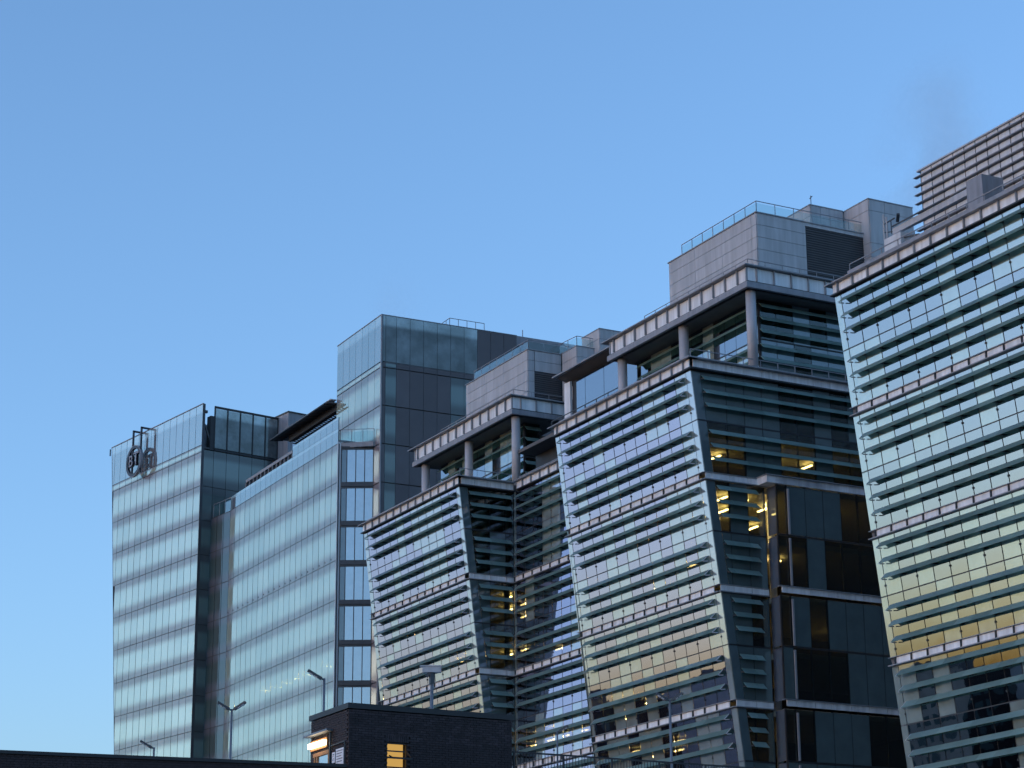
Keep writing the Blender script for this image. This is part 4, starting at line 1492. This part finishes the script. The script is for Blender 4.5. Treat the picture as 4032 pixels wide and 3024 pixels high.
# ------------------------------------------------------------------ lamp posts on the car park deck
def lamp_post(name, s, t, ztop, heads, label, head_len=.62, hup=.34, group=None, r0=.075):
    r = Root(name, FT, s, t, label, 'lamp post', group, z=8.3)
    MB().cyl((s, t), r0, 8.3, ztop, 12, r0 * .75).build('pole', r, 'pole', smooth=True)
    MB().cyl((s, t), .13, 8.3, 9.0, 12).build('base_box', r, 'pole', smooth=True)
    for ds, dt in heads:
        d = Vector((ds, dt, 0)).normalized()
        a = Vector((s, t, ztop - .02)) + d * .12
        b = a + d * head_len * .85 + Vector((0, 0, hup * .9))
        arm = MB().bar((s, t, ztop - .05), a, .07).build('arm', r, 'lamp_head')
        hd = MB().bar(a, a.lerp(b, .3), .22, .12).bar(a.lerp(b, .25), b, .24, .10).build('lamp_head', r, 'lamp_head')
        n = (b - a).normalized().cross(Vector((-d.y, d.x, 0)))
        off = Vector((0, 0, -.075))
        for u, v in ((.32, .56), (.64, .90)):
            MB().bar(a.lerp(b, u) + off, a.lerp(b, v) + off, .2, .02).build('lens', r, 'lens')


W2S = lambda x, y: (FT.e1.x * x + FT.e1.y * y, FT.e2.x * x + FT.e2.y * y)   # picture-wise right / away -> (s, t)
left_dir, right_dir = W2S(-1, -.2), W2S(1, -.2)
lamp_post('lamp_post', -93.17, 40.19, 17.55, [left_dir], 'tall single-head lamp post rising behind the brick stair hut', .75, .42)
lamp_post('lamp_post', -103.46, 39.72, 17.6, [left_dir, right_dir], 'twin-head lamp post in front of the pale glass tower', .68, .38)
lamp_post('lamp_post', -117.65, 40.71, 17.6, [left_dir], 'short-looking single-head lamp post above the long brick parapet wall', .75, .40)
lamp_post('lamp_post', -91.63, 57.7, 17.6, [left_dir, right_dir], 'twin-head lamp post in front of the louvred glass office', .62, .36)
lamp_post('lamp_post', -102.82, 57.71, 17.6, [right_dir], 'slim single-head lamp post in front of the dark recess', .55, .3, r0=.06)


def camera_mast():
    s, t = -90.02, 44.09
    r = Root('camera_mast', FT, s, t, 'mast with a boxy surveillance camera housing above the brick hut roof', 'camera mast', z=8.3)
    MB().cyl((s, t), .09, 8.3, 17.2, 12, .075).build('pole', r, 'pole', smooth=True)
    h = W2S(1, 0)
    d = Vector((h[0], h[1], 0))
    c = Vector((s, t, 17.75))
    MB().bar(c - d * .42, c + d * .42, .30, .26).build('housing', r, 'clad')
    MB().bar(c - d * .55 + Vector((0, 0, .15)), c + d * .45 + Vector((0, 0, .15)), .36, .05).build('sun_shield', r, 'clad')
    MB().bar(c - d * .25 - Vector((0, 0, .3)), c - d * .05 - Vector((0, 0, .12)), .12, .14).build('lens_unit', r, 'lamp_head')
    MB().bar((s, t, 17.1), (s, t, 17.65), .22, .16).build('bracket', r, 'lamp_head')


camera_mast()


# ------------------------------------------------------------------ low town to the left, seen only mirrored in the glass fronts
def far_town():
    rnd = random.Random(3)
    kinds = (('far_wall', 'brown rendered town block beyond the street, flat roofed, mirrored low in the glass'),
             ('concrete', 'grey concrete town block beyond the street, flat roofed, mirrored low in the glass'),
             ('brick', 'dark brick town block beyond the street, flat roofed, mirrored low in the glass'))
    for i in range(16):
        az = R(-92 + 3.9 * i + rnd.uniform(-.5, .5))
        d = rnd.uniform(372, 430)
        h = rnd.uniform(25, 32) if az < R(-45) else rnd.uniform(33, 38)
        x, y = d * math.sin(az), d * math.cos(az)
        wd, dp = rnd.uniform(26, 40), rnd.uniform(14, 24)
        fr = Frame(az + R(90) + rnd.uniform(-.2, .2), (x, y))
        mat, lab = kinds[i % 3]
        r = Root('town_building', fr, 0, 0, lab, 'building', 'town blocks beyond the street')
        MB().box(-wd / 2, wd / 2, -dp / 2, dp / 2, -ZC, h).build('wall', r, mat)
        MB().box(-wd / 2 - .3, wd / 2 + .3, -dp / 2 - .3, dp / 2 + .3, h, h + .6).build('roof', r, 'roofing')
        MB().box(-wd / 6, wd / 8, -dp / 4, dp / 4, h + .6, h + rnd.uniform(2, 4)).build('roof_plant', r, 'slat_dark')
        g = MB()
        z = 2.0
        while z < h - 2.5:
            for sgn in (-1, 1):
                s = -wd / 2 + 1.5
                while s < wd / 2 - 2:
                    g.box(s, s + 1.4, sgn * dp / 2 - .05, sgn * dp / 2 + .05, z, z + 1.6)
                    s += 3.0
            z += 3.3
        g.build('window', r, 'glass_dark_blind', kind='stuff')


far_town()


# ------------------------------------------------------------------ thin steam drifting off the roofs
def steam(name, fr, s, t, z, size, dens, label, seed):
    import bmesh
    bm = bmesh.new()
    bmesh.ops.create_icosphere(bm, subdivisions=3, radius=1.0)
    for v in bm.verts:
        v.co = Vector((v.co.x * size[0], v.co.y * size[1], v.co.z * size[2]))
    me = bpy.data.meshes.new(name)
    bm.to_mesh(me)
    bm.free()
    m, nt, out = new_mat(name)
    tc = nt.nodes.new('ShaderNodeTexCoord')
    mp = nt.nodes.new('ShaderNodeMapping')
    mp.inputs['Scale'].default_value = tuple(1 / x for x in size)
    L(nt, tc.outputs['Object'], mp.inputs['Vector'])
    ln = nt.nodes.new('ShaderNodeVectorMath')
    ln.operation = 'LENGTH'
    L(nt, mp.outputs[0], ln.inputs[0])
    fall = nt.nodes.new('ShaderNodeMapRange')
    fall.interpolation_type = 'SMOOTHSTEP'
    fall.inputs['From Min'].default_value, fall.inputs['From Max'].default_value = 0.25, 0.97
    fall.inputs['To Min'].default_value, fall.inputs['To Max'].default_value = 1, 0
    L(nt, ln.outputs['Value'], fall.inputs['Value'])
    nz = nt.nodes.new('ShaderNodeTexNoise')
    nz.noise_dimensions = '4D'
    nz.inputs['W'].default_value = seed
    nz.inputs['Scale'].default_value = 0.14
    nz.inputs['Detail'].default_value = 4
    nz.inputs['Distortion'].default_value = 0.6
    L(nt, tc.outputs['Object'], nz.inputs['Vector'])
    nr = nt.nodes.new('ShaderNodeMapRange')
    nr.inputs['From Min'].default_value, nr.inputs['From Max'].default_value = 0.38, 0.72
    L(nt, nz.outputs['Fac'], nr.inputs['Value'])
    mul = nt.nodes.new('ShaderNodeMath')
    mul.operation = 'MULTIPLY'
    L(nt, fall.outputs[0], mul.inputs[0])
    L(nt, nr.outputs[0], mul.inputs[1])
    m2 = nt.nodes.new('ShaderNodeMath')
    m2.operation = 'MULTIPLY'
    m2.inputs[1].default_value = dens
    L(nt, mul.outputs[0], m2.inputs[0])
    vol = nt.nodes.new('ShaderNodeVolumePrincipled')
    vol.inputs['Color'].default_value = (1.0, 0.95, 0.96, 1)
    vol.inputs['Anisotropy'].default_value = 0.82
    L(nt, m2.outputs[0], vol.inputs['Density'])
    L(nt, vol.outputs[0], out.inputs['Volume'])
    me.materials.append(m)
    o = add(name, me, None, fr.w(s, t, z), (0, R(38), fr.rz))
    tag(o, label, 'steam', kind='stuff')


steam('steam_plume', FT, -140.2, 116, 76.6, (7.0, 6, 11), 0.22, 'faint lilac steam drifting up behind the louvred plant screen', 1.7)
steam('steam_plume', FO, -206, 93, 79, (5, 4, 6), 0.05, 'very faint wisp of steam above the pale tower corner', 5.2)
